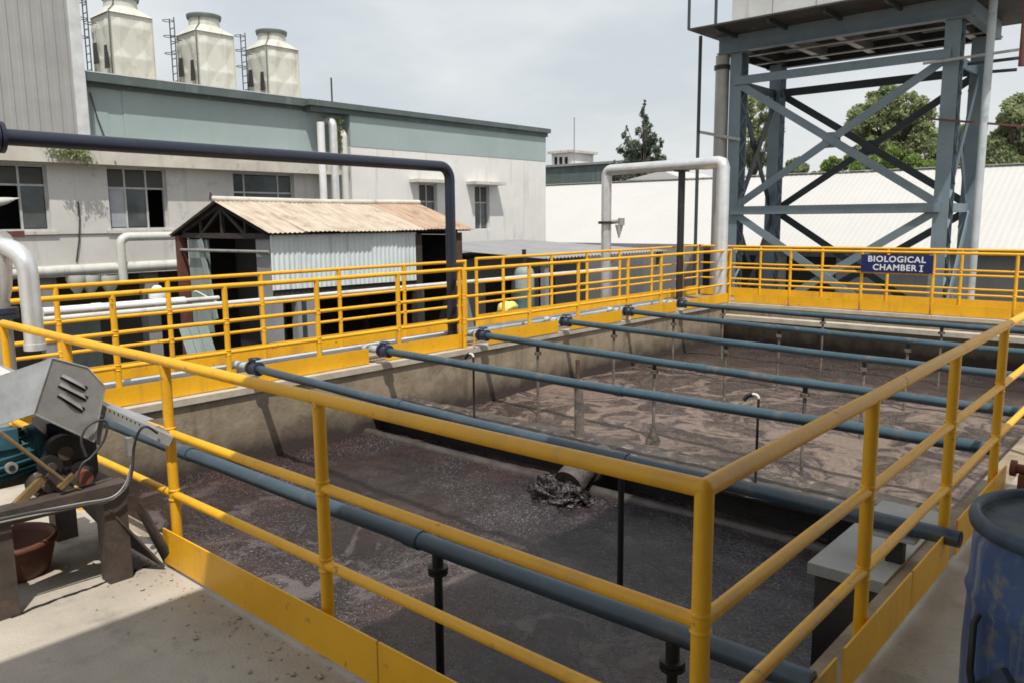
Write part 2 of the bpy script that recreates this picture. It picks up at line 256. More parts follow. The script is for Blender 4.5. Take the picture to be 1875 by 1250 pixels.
# ------------------------------------------------------------------ mesh helpers
class MB:
    def __init__(s): s.v = []; s.f = []; s.sm = []
    def add(s, vs, fs, smooth=False):
        o = len(s.v); s.v += [Vector(p) for p in vs]; s.f += [tuple(i+o for i in f) for f in fs]; s.sm += [smooth]*len(fs); return s
    def box(s, x0, x1, y0, y1, z0, z1):
        p = [(x, y, z) for z in (z0, z1) for y in (y0, y1) for x in (x0, x1)]
        return s.add(p, [(0, 2, 3, 1), (4, 5, 7, 6), (0, 1, 5, 4), (2, 6, 7, 3), (0, 4, 6, 2), (1, 3, 7, 5)])
    def beam(s, p, q, w, h, up=(0, 0, 1)):
        p = Vector(p); q = Vector(q); d = (q-p).normalized(); up = Vector(up)
        if abs(d.dot(up)) > .98: up = Vector((0, 1, 0))
        a = d.cross(up).normalized()*w/2; b = a.cross(d).normalized()*h/2
        vs = [p-a-b, p+a-b, p+a+b, p-a+b, q-a-b, q+a-b, q+a+b, q-a+b]
        return s.add(vs, [(0, 1, 2, 3), (7, 6, 5, 4), (0, 4, 5, 1), (1, 5, 6, 2), (2, 6, 7, 3), (3, 7, 4, 0)])
    def path(s, pts, r, n=12, caps=True):
        pts = [Vector(p) for p in pts]; rs = r if isinstance(r, (list, tuple)) else [r]*len(pts)
        o = []; prev = None
        for i, p in enumerate(pts):
            d = (pts[min(i+1, len(pts)-1)]-pts[max(i-1, 0)]).normalized()
            if prev is None:
                u = Vector((0, 0, 1)) if abs(d.z) < .9 else Vector((1, 0, 0)); a = d.cross(u).normalized()
            else: a = (prev-d*prev.dot(d)).normalized()
            prev = a; b = d.cross(a)
            o += [p+(a*math.cos(2*math.pi*k/n)+b*math.sin(2*math.pi*k/n))*rs[i] for k in range(n)]
        fs = [(i*n+k, i*n+(k+1) % n, (i+1)*n+(k+1) % n, (i+1)*n+k) for i in range(len(pts)-1) for k in range(n)]
        s.add(o, fs, True)
        if caps:
            m = len(pts)-1; s.add(o[:n], [tuple(range(n-1, -1, -1))]); s.add(o[m*n:], [tuple(range(n))])
        return s
    def cyl(s, p, q, r, n=14): return s.path([p, q], r, n)
    def lathe(s, c, prof, n=24, smooth=True):
        c = Vector(c); vs = [c+Vector((r*math.cos(2*math.pi*k/n), r*math.sin(2*math.pi*k/n), z)) for r, z in prof for k in range(n)]
        fs = [(i*n+k, i*n+(k+1) % n, (i+1)*n+(k+1) % n, (i+1)*n+k) for i in range(len(prof)-1) for k in range(n)]
        return s.add(vs, fs, smooth)
    def poly(s, pts, thick):
        """flat polygon with real thickness"""
        pts = [Vector(p) for p in pts]; n = (pts[1]-pts[0]).cross(pts[2]-pts[0]).normalized()*thick; k = len(pts)
        return s.add(pts+[p-n for p in pts], [tuple(range(k)), tuple(range(2*k-1, k-1, -1))]+[(i, i+k, (i+1) % k+k, (i+1) % k) for i in range(k)])
    def build(s, name, m, parent=None, kind=None):
        o = Vector((0, 0, 0))
        r = parent
        while r is not None: o = o+r.location; r = r.parent
        me = bpy.data.meshes.new(name); me.from_pydata([tuple(p-o) for p in s.v], [], s.f); me.validate(); me.update()
        me.polygons.foreach_set('use_smooth', s.sm[:len(me.polygons)] if len(s.sm) >= len(me.polygons) else [False]*len(me.polygons))
        me.materials.append(M[m] if isinstance(m, str) else m)
        ob = bpy.data.objects.new(name, me); COL.objects.link(ob)
        if parent is not None: ob.parent = parent
        if kind: ob['kind'] = kind
        return ob
def thing(name, label, cat, loc, group=None):
    o = bpy.data.objects.new(name, None); COL.objects.link(o); o.location = loc; o.empty_display_size = .1
    o['label'] = label; o['category'] = cat
    if group: o['group'] = group
    return o
def tag(o, label, cat, group=None, kind=None):
    o['label'] = label; o['category'] = cat
    if group: o['group'] = group
    if kind: o['kind'] = kind
    return o
def arc(c, r, a, b, t0, t1, n=7):
    """points on a bend: centre c, axes a and b"""
    c = Vector(c); a = Vector(a); b = Vector(b)
    return [c+(a*math.cos(t0+(t1-t0)*i/n)+b*math.sin(t0+(t1-t0)*i/n))*r for i in range(n+1)]
def shared(mesh_ob, name, parent, loc):
    c = mesh_ob.copy(); COL.objects.link(c); c.parent = parent; c.name = name; c.location = loc; return c

# ================================================================== SETTING
ZW = -.80                          # water level
XL, XR, YN, YF = -7.62, -1.06, 1.92, 15.32   # inner faces of the tank
GZ = -3.6
g = MB().box(-400, 400, -400, 600, GZ-.3, GZ).build('ground', 'yard'); tag(g, 'dirty factory yard ground far below the tank top', 'ground', kind='structure')

# tank: walls with a walkable top, four pieces under one structure
tank = bpy.data.objects.new('tank', None); COL.objects.link(tank); tank['kind'] = 'structure'; tank['label'] = 'open concrete aeration tank with stained inner walls'; tank['category'] = 'tank'
MB().box(-9.15, XL, YN-.09, 16.75, GZ, -.003).build('tank_wall', 'concwall', tank)
MB().box(XL+.002, XR, YF, 16.75, GZ, -.003).build('tank_wall', 'concwall', tank)
MB().box(XL+.002, XR, YN-.30, YN, GZ, -.006).build('tank_wall', 'concwall', tank)
MB().box(XR+.002, -.62, YN-.30, 16.75, GZ, -.006).build('tank_wall', 'concwall', tank)
# rounded cement nosing along the inner lips
lip = MB(); lip.box(XL-.12, XL+.035, YN+.01, YF-.01, -.055, .012); lip.build('lip', 'lip', tank)
lip = MB(); lip.box(XL+.05, XR-.01, YF-.035, YF+.05, -.05, .012); lip.build('lip', 'lip', tank)
MB().box(XL+.04, XR-.01, YF-.28, YF-.036, -.30, -.22).build('ledge', 'lip', tank)
# deck on which the photographer stands (near side and right side)
dk = MB().box(-9.15, 14, -12, YN-.10, GZ, 0).build('deck', 'concrete'); tag(dk, 'worn beige concrete deck in front of the tank', 'deck', kind='structure')
MB().box(-.90, 14, YN-.098, 16.75, GZ, -.002).build('deck_side', 'concrete', dk)
# expansion joint: narrow raised lips of two slab edges (a cracked strip)
jt = MB(); pts = [at(20, 1130, z=.004), at(95, 1098, z=.004), at(150, 1080, z=.004), at(205, 1060, z=.004), at(282, 1030, z=.004)]
rj = random.Random(3); pp = []
for a, b in zip(pts, pts[1:]):
    for k in range(6):
        p = a.lerp(b, k/6); pp.append(p+Vector((rj.uniform(-.008, .008), rj.uniform(-.004, .004), 0)))
for a, b in zip(pp, pp[1:]):
    d = (b-a).normalized(); nrm = Vector((-d.y, d.x, 0))*rj.uniform(.004, .011)
    jt.add([a-nrm, b-nrm, b+nrm, a+nrm], [(0, 1, 2, 3)])
jt.build('crack', 'black', dk)
# second slab level, a thin screed laid beyond the crack
# water surface
wb = MB(); nx, ny = 150, 300; x0, x1, y0, y1 = XL-.02, XR+.02, YN-.02, YF+.02
def wz(x, y):
    p = Vector((x, y, 0)); h = .026*noise.noise(p*1.1)+.020*noise.noise(p*2.7+Vector((7, 0, 0)))+.010*noise.noise(p*6)
    if y < 6.1: h = h*1.1+.012*noise.noise(p*5.3+Vector((0, 3, 1)))+.008*noise.noise(p*10.1)
    # boil around the falling sludge
    for cx_, cy_, r_, a_ in ((-4.35, 5.5, .55, .06), (-2.6, 2.75, .5, .04), (-3.6, 2.6, .4, .04)):
        d2 = ((x-cx_)**2+(y-cy_)**2)/r_**2
        if d2 < 6: h += a_*math.exp(-d2)*(.6+.8*noise.noise(p*6))
    return ZW+h
wb.add([(x0+(x1-x0)*i/nx, y0+(y1-y0)*j/ny, wz(x0+(x1-x0)*i/nx, y0+(y1-y0)*j/ny)) for j in range(ny+1) for i in range(nx+1)],
       [(j*(nx+1)+i, j*(nx+1)+i+1, (j+1)*(nx+1)+i+1, (j+1)*(nx+1)+i) for j in range(ny) for i in range(nx)], True)
wo = wb.build('water', 'water'); tag(wo, 'brown foaming sludge water filling the tank', 'water', kind='structure')

# ================================================================== ROOF THAT SHADES THE NEAR DECK (behind and above the camera)
ZR = 4.0; rx = -3.39+.41*(ZR-.2); ry = 5.6-.30*(ZR-1.0)
can = thing('canopy_roof', 'steel sheet canopy roof over the near deck, casting its shade', 'canopy', (2, -2, 0))
MB().box(rx, 9, -8, ry, ZR, ZR+.12).build('roof_sheet', 'clad', can)
for x, y in ((3.2, 4.2), (3.2, -2), (3.2, -7.5), (8.8, 4.2), (8.8, -7.5)):
    MB().box(x-.12, x+.12, y-.12, y+.12, 0, ZR).build('column', 'steel', can)
MB().box(5.5, 9, -12, 4.0, .0, ZR-.002).build('back_wall', 'greypl', can)

# ================================================================== RAILINGS
RP = .022
def railing(label, path, posts, toes, ht=1.06, group='yellow guard railings', mids=(.70, .38), r=RP, toe_h=.205, toe_face=(0, 0), postr=None, open_=False, toe_mat='yellow'):
    """path: plan corners; posts: plan points; toes: list of (p,q) plan segments"""
    root = thing('guard_railing', label, 'railing', (path[0][0], path[0][1], 0), group)
    def P(p, z): return Vector((p[0], p[1], z+(p[2] if len(p) > 2 else 0)))
    for nm, z, rr in [('top_rail', ht, r)]+[('middle_rail', m*ht/1.06, r*.82) for m in mids]:
        for a, b in zip(path, path[1:]):
            pa, pb = P(a, z), P(b, z); k = max(1, int((pb-pa).length/.7)); rj = random.Random(int(z*100)+int(a[1]*10))
            MB().path([pa.lerp(pb, i/k)+(Vector((rj.uniform(-.003, .003), rj.uniform(-.003, .003), rj.uniform(-.004, .002))) if 0 < i < k else Vector()) for i in range(k+1)], rr, 14).build(nm, 'yellow', root)
    for a in path[1:-1]:
        for z, rr in [(ht, r*1.0)]+[(m*ht/1.06, r*.82) for m in mids]:
            c = P(a, z); MB().lathe(c, [(rr*math.cos(t*math.pi/8), rr*math.sin(t*math.pi/8)) for t in range(-4, 5)], 14).build('corner_joint', 'yellow', root)
    for p in posts:
        pm = MB().cyl(P(p, -.01 if len(p) < 3 else -.01-p[2]), P(p, ht+.004), postr or r*.92, 14); q_ = postr or r*.92
        for z in (m*ht/1.06 for m in mids):      # weld beads
            for e_ in (-1, 1): zz = z+e_*r*.95; pm.path([P(p, zz-.007), P(p, zz-.002), P(p, zz+.002), P(p, zz+.007)], [q_, q_+.0045, q_+.0045, q_], 14, False)
        pm.build('post', 'yellow', root)
    for a, b in toes:
        a = P(a, 0); b = P(b, 0); a.z = 0; b.z = 0
        d = (b-a).normalized(); off = Vector((toe_face[0], toe_face[1], 0))
        MB().beam(a+off+Vector((0, 0, toe_h/2+.012)), b+off+Vector((0, 0, toe_h/2+.012)), .008, toe_h-.02).build('toe_plate', toe_mat, root)
    return root
YNR, XRR = 1.77, -.923
# near run and its return along the right-hand edge (welded into one)
near_posts = [(-6.25, YNR), (-5.12, YNR), (-3.855, YNR), (-2.572, YNR), (XRR, YNR)]
right_posts = [(XRR, 3.07, .0), (XRR, 4.30, .01), (XRR, 5.45, .02), (XRR, 6.75, .03), (XRR, 8.1, .04)]
nr = railing('worn yellow pipe railing round the near right corner of the tank', [(-6.25, YNR), (XRR, YNR), (XRR, 10.2, .06)], near_posts+right_posts,
             [((-3.90, YNR-.05), (-2.2, YNR-.05)), ((-2.19, YNR-.05), (XRR-.02, YNR-.05)), ((XRR+.04, 1.76), (XRR+.04, 2.70)), ((XRR+.04, 2.78), (XRR+.04, 3.60)), ((XRR+.04, 3.62), (XRR+.04, 4.26)), ((XRR+.04, 4.40), (XRR+.04, 5.62))], ht=1.06, r=.0255, postr=.0255)
# left wall: front run in two stretches with a kink at the overhead pipe
XF1, XF2 = -7.75, -7.63
pipe_y = dict(A=2.47, B=4.42, C=6.18, D=7.92, E=9.79, F=11.54, G=13.36)
fy = [at(u, 520, x=XF1).y for u in (203, 410, 579, 728)]+[7.68]
fy2 = [at(u, v, x=XF2).y for u, v in ((849, 494), (969, 488), (1059, 480), (1150, 474), (1211, 469))]
def splits(a, b, cuts, gap=.13):
    o = []; s = a
    for c in cuts:
        if a < c < b: o.append((s, c-gap)); s = c+gap
    o.append((s, b)); return o
cuts = [pipe_y[k] for k in 'BCDEFG']
railing('yellow railing on the left tank wall between machine and dark overhead pipe', [(XF1, .6), (XF1, 7.72), (XF2, fy2[0])], [(XF1, 1.3), (XF1, 2.2)]+[(XF1, y) for y in fy],
        [((XF1+.05, a), (XF1+.05, b)) for a, b in splits(.6, 7.74, cuts)], ht=1.08, r=.026, postr=.029)
railing('yellow railing on the left tank wall from overhead pipe to far corner', [(XF2, fy2[0]+.002), (XF2, 15.50)], [(XF2, y) for y in fy2]+[(XF2, 15.47)],
        [((XF2+.05, a), (XF2+.05, b)) for a, b in splits(7.79, 15.3, cuts, .15)], ht=1.08, r=.025, postr=.028)
XB_ = -9.05
ry1 = [at(u, v, x=XB_).y for u, v in ((101, 529), (306, 514), (477, 501), (620, 497), (739, 490))]
ry2 = [at(u, v, x=XB_).y for u, v in ((921, 472), (1010, 469), (1075, 465), (1135, 462), (1194, 457), (1251, 452))]
railing('outer yellow railing of the left walkway, stretch in front of the rusty shed', [(XB_, .6), (XB_, 9.12)], [(XB_, 1.6)]+[(XB_, y) for y in ry1]+[(XB_, 9.1)],
        [((XB_, .6), (XB_, 3.6)), ((XB_, 3.602), (XB_, 6.3)), ((XB_, 6.302), (XB_, 9.1))], ht=1.09, r=.024, postr=.028)
railing('outer yellow railing of the left walkway, stretch beyond the overhead pipe', [(XB_, 9.34), (XB_, 16.72)], [(XB_, 9.36)]+[(XB_, y) for y in ry2 if y < 16.6]+[(XB_, 16.7)],
        [((XB_, 9.34), (XB_, 12.0)), ((XB_, 12.002), (XB_, 14.4)), ((XB_, 14.402), (XB_, 16.7))], ht=1.12, r=.024, postr=.027)
# far wall
YF1, YF2 = 15.50, 16.68
fx = [at(u, 500, y=YF1).x for u in (1333, 1447, 1578, 1709, 1862)]
railing('yellow railing on the far tank wall carrying the blue sign', [(XF2+.05, YF1), (.4, YF1)], [(x, YF1) for x in fx]+[(-1.1, YF1), (.35, YF1)],
        [((-7.5, YF1-.06), (fx[1]-.02, YF1-.06)), ((fx[1]+.02, YF1-.06), (fx[2]-.02, YF1-.06)), ((fx[2]+.02, YF1-.06), (fx[3]-.02, YF1-.06)), ((fx[3]+.02, YF1-.06), (fx[4]-.02, YF1-.06)), ((fx[4]+.02, YF1-.06), (.3, YF1-.06))], ht=1.10, r=.025, postr=.028)
rx2 = [at(u, 500, y=YF2).x for u in (1392, 1505, 1625, 1760)]
railing('outer yellow railing behind the far tank wall below the water tower', [(XB_+.1, YF2), (.4, YF2)], [(x, YF2) for x in rx2]+[(-1.6, YF2), (-.2, YF2)],
        [((XB_+.1, YF2), (-5, YF2)), ((-4.998, YF2), (.3, YF2))], ht=1.12, r=.024, postr=.027)

# ================================================================== AIR PIPES ACROSS THE TANK
right_y = dict(A=2.50, B=4.16, C=6.10, D=7.58, E=9.32, F=11.0, G=13.1)
zl = dict(A=.20, B=.215, C=.175, D=.17, E=.17, F=.17, G=.15)
zr = dict(A=.20, B=.20, C=.17, D=.13, E=.13, F=.13, G=.13)
pr_ = dict(A=.043, B=.042, C=.045, D=.044, E=.044, F=.044, G=.044)
drops = dict(A=(800, 1236), B=(1137, ), C=(), D=(984, 1199, 1476), E=(1124, 1329, 1583), F=(1233, 1428, 1663), G=(1324, 1508, 1726))
words = dict(A='nearest the photographer, lowest in view', B='second from the near railing, ending on the right deck', C='third from the near railing, just behind the partition',
             D='fourth from the near railing', E='fifth from the near railing', F='sixth from the near railing', G='farthest, close to the far tank wall')
hdr = thing('header_pipe', 'pale blue header pipe running along the left tank wall', 'pipe', (-8.05, 8, 0))
MB().cyl((-8.02, 1.0, .155), (-8.02, 13.5, .15), .058, 16).build('pipe', 'headpipe', hdr)
for y in (2.0, 3.5, 5.2, 7.0, 8.8, 10.6, 12.4): MB().box(-8.10, -7.94, y-.04, y+.04, -.002, .095).build('support_block', 'ledge', hdr)
for k in 'ABCDEFG':
    yl, yr, r = pipe_y[k], right_y[k], pr_[k]
    xe = -.815 if k == 'B' else (-1.02 if k != 'A' else -.89)
    a = Vector((-7.46, yl, zl[k])); b = Vector((xe, yr, zr[k]))
    root = thing('air_pipe', f'blue-grey air pipe across the tank, {words[k]}', 'pipe', (-7.5, yl, 0), 'blue-grey air pipes crossing the tank')
    m = 'nearblue' if k in 'AB' else 'blue'
    MB().path([a.lerp(b, i/12)+Vector((0, 0, -.018*math.sin(math.pi*i/12)+.003*math.sin(i*2.3+ord(k)))) for i in range(13)], r, 18).build('pipe', m, root)
    for t in ((.35, .7) if k in 'AB' else (.52,)):      # welded sleeve joints
        c = a.lerp(b, t)+Vector((0, 0, -.018*math.sin(math.pi*t))); d = (b-a).normalized()*.05; MB().cyl(c-d, c+d, r+.006, 18).build('sleeve_joint', m, root)
    if k == 'B': MB().box(-1.14, -1.06, yr-.03, yr+.03, .008, .135).build('shadow_stand', 'black', root); MB().box(-1.24, -1.0, yr-.06, yr+.12, .136, .150).build('saddle_plate', 'ledge', root)  # black block stands for the shadow below the small plate
    # valve with wheel at the left end, tee to the header
    v = MB(); v.cyl((-7.95, yl, zl[k]), (-7.62, yl, zl[k]), r+.002, 14).build('branch', 'headpipe', root)
    v = MB(); v.cyl((-7.63, yl, zl[k]), (-7.60, yl, zl[k]), r+.032, 16); v.cyl((-7.49, yl, zl[k]), (-7.46, yl, zl[k]), r+.032, 16); v.path([(-7.60, yl, zl[k]), (-7.57, yl, zl[k]), (-7.52, yl, zl[k]), (-7.49, yl, zl[k])], [r*.9, r+.028, r+.028, r*.9], 14)
    vb = v.build('valve_body', 'valve', root)
    v = MB(); v.cyl((-7.545, yl, zl[k]+r), (-7.545, yl, zl[k]+.10), .013, 8); v.build('valve_stem', 'black', vb)
    v = MB(); v.cyl((-7.545, yl, zl[k]+.092), (-7.545, yl, zl[k]+.110), .018, 8); c = Vector((-7.545, yl, zl[k]+.10))
    ring = [c+Vector((.056*math.cos(t*math.pi/8), .056*math.sin(t*math.pi/8), 0)) for t in range(17)]; v.path(ring, .011, 6)
    for q in range(3): v.beam(c, c+Vector((.056*math.cos(q*2.1), .056*math.sin(q*2.1), 0)), .012, .012)
    v.build('handwheel', 'valve', vb)
    if k == 'B': MB().cyl(b-(b-a).normalized()*.01, b+(b-a).normalized()*.003, r*.82, 16).build('bore', 'inside', root)
    for u in drops[k]:
        # where the hanger leaves the pipe
        best = min((i/400 for i in range(401)), key=lambda t: abs((lambda q: 937.5+FPX*q.dot(CR)/q.dot(CF)-u)(a.lerp(b, t)-Vector((0, 0, CAMZ)))))
        p = a.lerp(b, best); rr = .021 if k in 'AB' else .018
        dm = 'black' if k in 'AB' else 'dropgrey'
        dp = MB(); dp.cyl((p.x, p.y, ZW-.25), (p.x, p.y, p.z-r*.6), rr, 10); dpo = dp.build('drop_pipe', dm, root)
        fl = MB(); zf = p.z-r-(.09 if k != 'B' else .03); fl.cyl((p.x, p.y, zf-.018), (p.x, p.y, zf), rr+.028, 14); fl.cyl((p.x, p.y, zf+.004), (p.x, p.y, zf+.020), rr+.028, 14)
        fl.build('flange', 'black' if k in 'AB' else 'dropgrey', dpo)
        MB().cyl((p.x, p.y, zf+.02), (p.x, p.y, p.z-r*.5), rr+.006, 10).build('neck', 'black', dpo)
        if k == 'D' and u == 1199: MB().lathe((p.x, p.y, ZW-.05), [(.10, 0), (.085, .06), (.04, .16), (.022, .22)], 12).build('sludge_cone', 'sludge', dpo)

# partition wall with sludge crust, grey pipe and sludge spout in front of it
pt = bpy.data.objects.new('partition_wall', None); COL.objects.link(pt)
tag(pt, 'low sludge-crusted partition wall across the tank', 'wall', kind='structure')
PY0, PY1, PZ = 6.02, 6.60, -.47
MB().box(XL-.01, XR+.01, PY0+.16, PY1, -2.5, PZ-.06).build('wall', 'darkwall', pt)
cr = MB(); nx_, ny_ = 140, 14
cr.add([(XL+(XR-XL)*i/nx_, PY0-.04+(PY1-PY0+.08)*j/ny_, PZ+.014*noise.noise(Vector((i*.35, j*.7, 0)))+.012*noise.noise(Vector((i*.11, j*.3, 5)))-(.05 if j in (0, ny_) else 0)) for j in range(ny_+1) for i in range(nx_+1)],
       [(j*(nx_+1)+i, j*(nx_+1)+i+1, (j+1)*(nx_+1)+i+1, (j+1)*(nx_+1)+i) for j in range(ny_) for i in range(nx_)], True)
cr.build('sludge_crust', 'sludge', pt); MB().box(XL-.01, XR+.01, PY0-.03, PY1+.03, PZ-.075, PZ-.045).build('cap_slab', 'darkwall', pt)
p0 = at(780, 812, z=ZW+.04); p1 = at(1260, 935, z=ZW+.04); p0.z -= .055; p1.z -= .055; d = (p1-p0)/(p1.x-p0.x)
gp = MB().path([p0+d*(XL-p0.x), p0+d*(-4.6-p0.x), p0+d*(-2.9-p0.x)+Vector((0, .02, 0)), p0+d*(XR+.1-p0.x)], .066, 14).build('scum_pipe', 'scum'); tag(gp, 'grey pipe half sunk at the foot of the partition wall', 'pipe')
sp = thing('sludge_spout', 'sludge-covered spout spilling thick sludge into the near bay', 'spout', (-4.3, 5.7, ZW))
c0 = at(1072, 850, y=5.93); c1 = at(1040, 886, y=5.62)
MB().path([c0+Vector((.06, .25, .03)), c0, c0.lerp(c1, .5)+Vector((0, 0, .012)), c1], [.13, .135, .14, .145], 18).build('nozzle', 'lump', sp)
for off, rr in (((0, 0, 0), .17),):
    MB().path([c0+Vector((.02, .10, .0)), c0+Vector((.01, .04, 0))], rr, 18).build('flange', 'lump', sp)
lump = MB(); cL = Vector((c1.x-.10, c1.y-.06, ZW)); n1, n2 = 72, 30; vs = []
for j in range(n2+1):
    for i in range(n1):
        t = i/n1*2*math.pi; ph = j/n2*math.pi/2; dd = Vector((math.cos(t)*math.cos(ph), math.sin(t)*math.cos(ph), math.sin(ph)))
        rr = 1+.35*noise.noise(dd*2.2+Vector((3, 1, 0)))+.26*noise.noise(dd*6)+.16*noise.noise(dd*14)
        vs.append(cL+Vector((dd.x*.30*rr, dd.y*.22*rr, dd.z*.20*rr-.02)))
lump.add(vs, [(j*n1+i, j*n1+(i+1) % n1, (j+1)*n1+(i+1) % n1, (j+1)*n1+i) for j in range(n2) for i in range(n1)], True)
lump.build('falling_sludge', 'water', sp)
SPOUT_RAGS = [(c1+Vector(o), r_) for o, r_ in (((-.18, .05, -.01), .085), ((-.10, .10, .03), .06), ((.14, -.05, -.05), .10), ((.21, -.03, -.10), .085), ((.02, .02, .05), .05))]
# end block for pipe B, and the leaning brown post
eb = MB().box(-1.43, XR-.001, 3.86, 5.05, -.05, .008).build('support_block', 'ledge'); MB().box(-1.40, XR-.001, 3.89, 5.02, -2.5, -.051).build('pier', 'blockdark', eb); tag(eb, 'pale cement block inside the right tank wall under the second pipe', 'block')
q0 = at(1061, 795, z=PZ); ps = thing('standing_post', 'brown wooden post standing on the partition wall', 'post', q0)
MB().path([q0+Vector((0, 0, -.02)), q0+Vector((-.01, 0, .40)), q0+Vector((-.02, .0, .58))], [.055, .048, .046], 10).build('shaft', 'dropgrey', ps)
MB().path([q0+Vector((-.02, 0, .5)), q0+Vector((-.05, .03, .78))], .022, 8).build('rod', 'rustdark', ps)
# two sampling taps hooked over pipe C
for i, (u, lab) in enumerate(((857, 'small sampling tap hooked on the third pipe near the left wall'), (1380, 'small sampling tap hooked on the third pipe in mid-tank'))):
    best = min((-7.4+i*.01 for i in range(640)), key=lambda x: abs((lambda q: 937.5+FPX*q.dot(CR)/q.dot(CF)-u)(Vector((x, 6.15, .2-CAMZ)))))
    p = Vector((best, 6.13+.10, .17)); tp = thing('sampling_tap', lab, 'tap', p)
    MB().cyl(p+Vector((0, 0, -.9)), p+Vector((0, 0, .08)), .012, 8).build('down_pipe', 'black', tp)
    MB().path(arc(p+Vector((-.03, 0, .08)), .03, (1, 0, 0), (0, 0, 1), 0, math.pi/2)+[p+Vector((-.06, 0, .11))], .013, 8).build('elbow', 'pvc', tp)
    MB().path([p+Vector((-.05, 0, .11)), p+Vector((-.10, .01, .09)), p+Vector((-.13, .0, .05))], .020, 8).build('tap_body', 'black', tp)

# ================================================================== OVERHEAD NAVY PIPE
XO, YO, ZO = -7.9, 7.68, 2.45
op = thing('overhead_pipe', 'dark navy pipe running overhead and bending down at the left railing', 'pipe', (XO, YO, 0))
bend = .17
MB().path([(XO, -1.2, ZO+.045), (XO, 3, ZO+.02), (XO, YO-bend, ZO)]+arc((XO, YO-bend, ZO-bend), bend, (0, 0, 1), (0, 1, 0), 0, math.pi/2)+[(XO, YO, .02)], .070, 20).build('pipe', 'navy', op)
MB().path([(XO, 2.30, ZO+.02), (XO, 2.335, ZO+.02)], .135, 20).build('flange', 'navy', op); MB().path([(XO, 2.345, ZO+.02), (XO, 2.38, ZO+.02)], .135, 20).build('flange', 'navy', op)
MB().path([(XO, YO, .002), (XO, YO, .03)], .13, 16).build('base_flange', 'black', op)
MB().path([(XO, YO, .33), (XO, YO, .355)], .12, 16).build('collar', 'black', op)

# ================================================================== SILVER PIPES AT THE LEFT
sv = thing('discharge_elbow_pipe', 'silver discharge pipe with elbow, open end pointing down by the near railing', 'pipe', (-7.0, 2.1, 0))
e = at(65, 640, x=-6.9); tp_ = at(58, 500, x=-6.9)
rb = .20; c = Vector((tp_.x-.02, tp_.y-.0, tp_.z-.02))
pt0 = Vector((e.x, e.y, e.z)); up = Vector((e.x, e.y, tp_.z))
dirx = Vector((-.86, -.51, 0))
MB().path([pt0, up]+arc(up+dirx*rb, rb, -dirx, (0, 0, 1), 0, math.pi/2)[1:]+[up+dirx*(rb+.15)+Vector((0, 0, rb))], .072, 20).build('elbow', 'silver', sv)
MB().path([pt0+Vector((0, 0, 0)), pt0+Vector((0, 0, .05))], .080, 20).build('end_collar', 'silver', sv)
vp = up+dirx*(rb+.10); vp.z = 0
MB().path([(vp.x, vp.y, -.01), (vp.x, vp.y, up.z-.20)], .085, 20).build('riser', 'dullpipe', sv)
ring = MB(); cc = Vector((vp.x, vp.y, up.z+rb))
MB().path([cc-dirx*.10, cc-dirx*.02], .125, 22).build('cladding_disc', 'silver', sv)
MB().path([(vp.x, vp.y, up.z-.22), (vp.x, vp.y, up.z-.12), (vp.x, vp.y, up.z+.12), (vp.x, vp.y, up.z+.30)], [.085, .11, .13, .10], 20).build('riser_cladding', 'silver', sv)
for dz, mm in ((-.36, 'valve'), (-.31, 'valve'), (-1.0, 'black')):
    MB().path([(vp.x, vp.y, up.z+dz), (vp.x, vp.y, up.z+dz+.035)], .135, 20).build('flange', mm, sv)

# silver arch in the far left corner
sa = thing('silver_arch_pipe', 'shiny aluminium-clad pipe arch rising at the far left corner of the tank', 'pipe', (-7.7, 15.2, 0))
A0 = Vector((-7.72, 15.22, -.06)); ZT = 2.86; B0 = Vector((-10.87, 15.64, GZ))
dd = Vector((B0.x-A0.x, B0.y-A0.y, 0)).normalized()
MB().path([A0, Vector((A0.x, A0.y, ZT-.10)), Vector((A0.x, A0.y, ZT-.02))+dd*.03, Vector((A0.x, A0.y, ZT))+dd*.10, Vector((A0.x, A0.y, ZT))+dd*.5], .128, 22).build('riser', 'silver', sa)
MB().path([Vector((A0.x, A0.y, ZT))+dd*.45, Vector((B0.x, B0.y, ZT))-dd*.12], .120, 20).build('crossover', 'silver', sa)
MB().path([Vector((B0.x, B0.y, ZT))-dd*.14]+arc(Vector((B0.x, B0.y, ZT-.14))-dd*.14, .14, (0, 0, 1), dd, 0, math.pi/2)+[B0], .118, 20).build('down_leg', 'silver', sa)
kf = at(1110, 408, x=B0.x); MB().path([(B0.x, B0.y, kf.z-.03), (B0.x, B0.y, kf.z+.03)], .19, 18).build('flange', 'black', sa)
wv = MB(); wv.path([(B0.x+.15, B0.y, kf.z+.01), (B0.x+.42, B0.y, kf.z+.03)], .05, 10); wv.path([(B0.x+.42, B0.y, kf.z-.06), (B0.x+.42, B0.y, kf.z+.10)], .075, 12); wv.build('side_valve', 'dullpipe', sa)
MB().path([(B0.x+.36, B0.y, kf.z-.05), (B0.x+.36, B0.y, kf.z-.20), (B0.x+.36, B0.y, kf.z-.36)], [.10, .06, .012], 10).build('cloth_wrap', 'greypl', sa)
bp = thing('pipe_support_post', 'black steel post propping the silver pipe arch', 'post', (-8.78, 15.42, 0))
MB().cyl((-8.78, 15.42, -.003), (-8.78, 15.42, ZT-.13), .075, 14).build('shaft', 'black', bp); MB().box(-8.9, -8.66, 15.3, 15.54, ZT-.135, ZT-.11).build('cap_plate', 'black', bp)

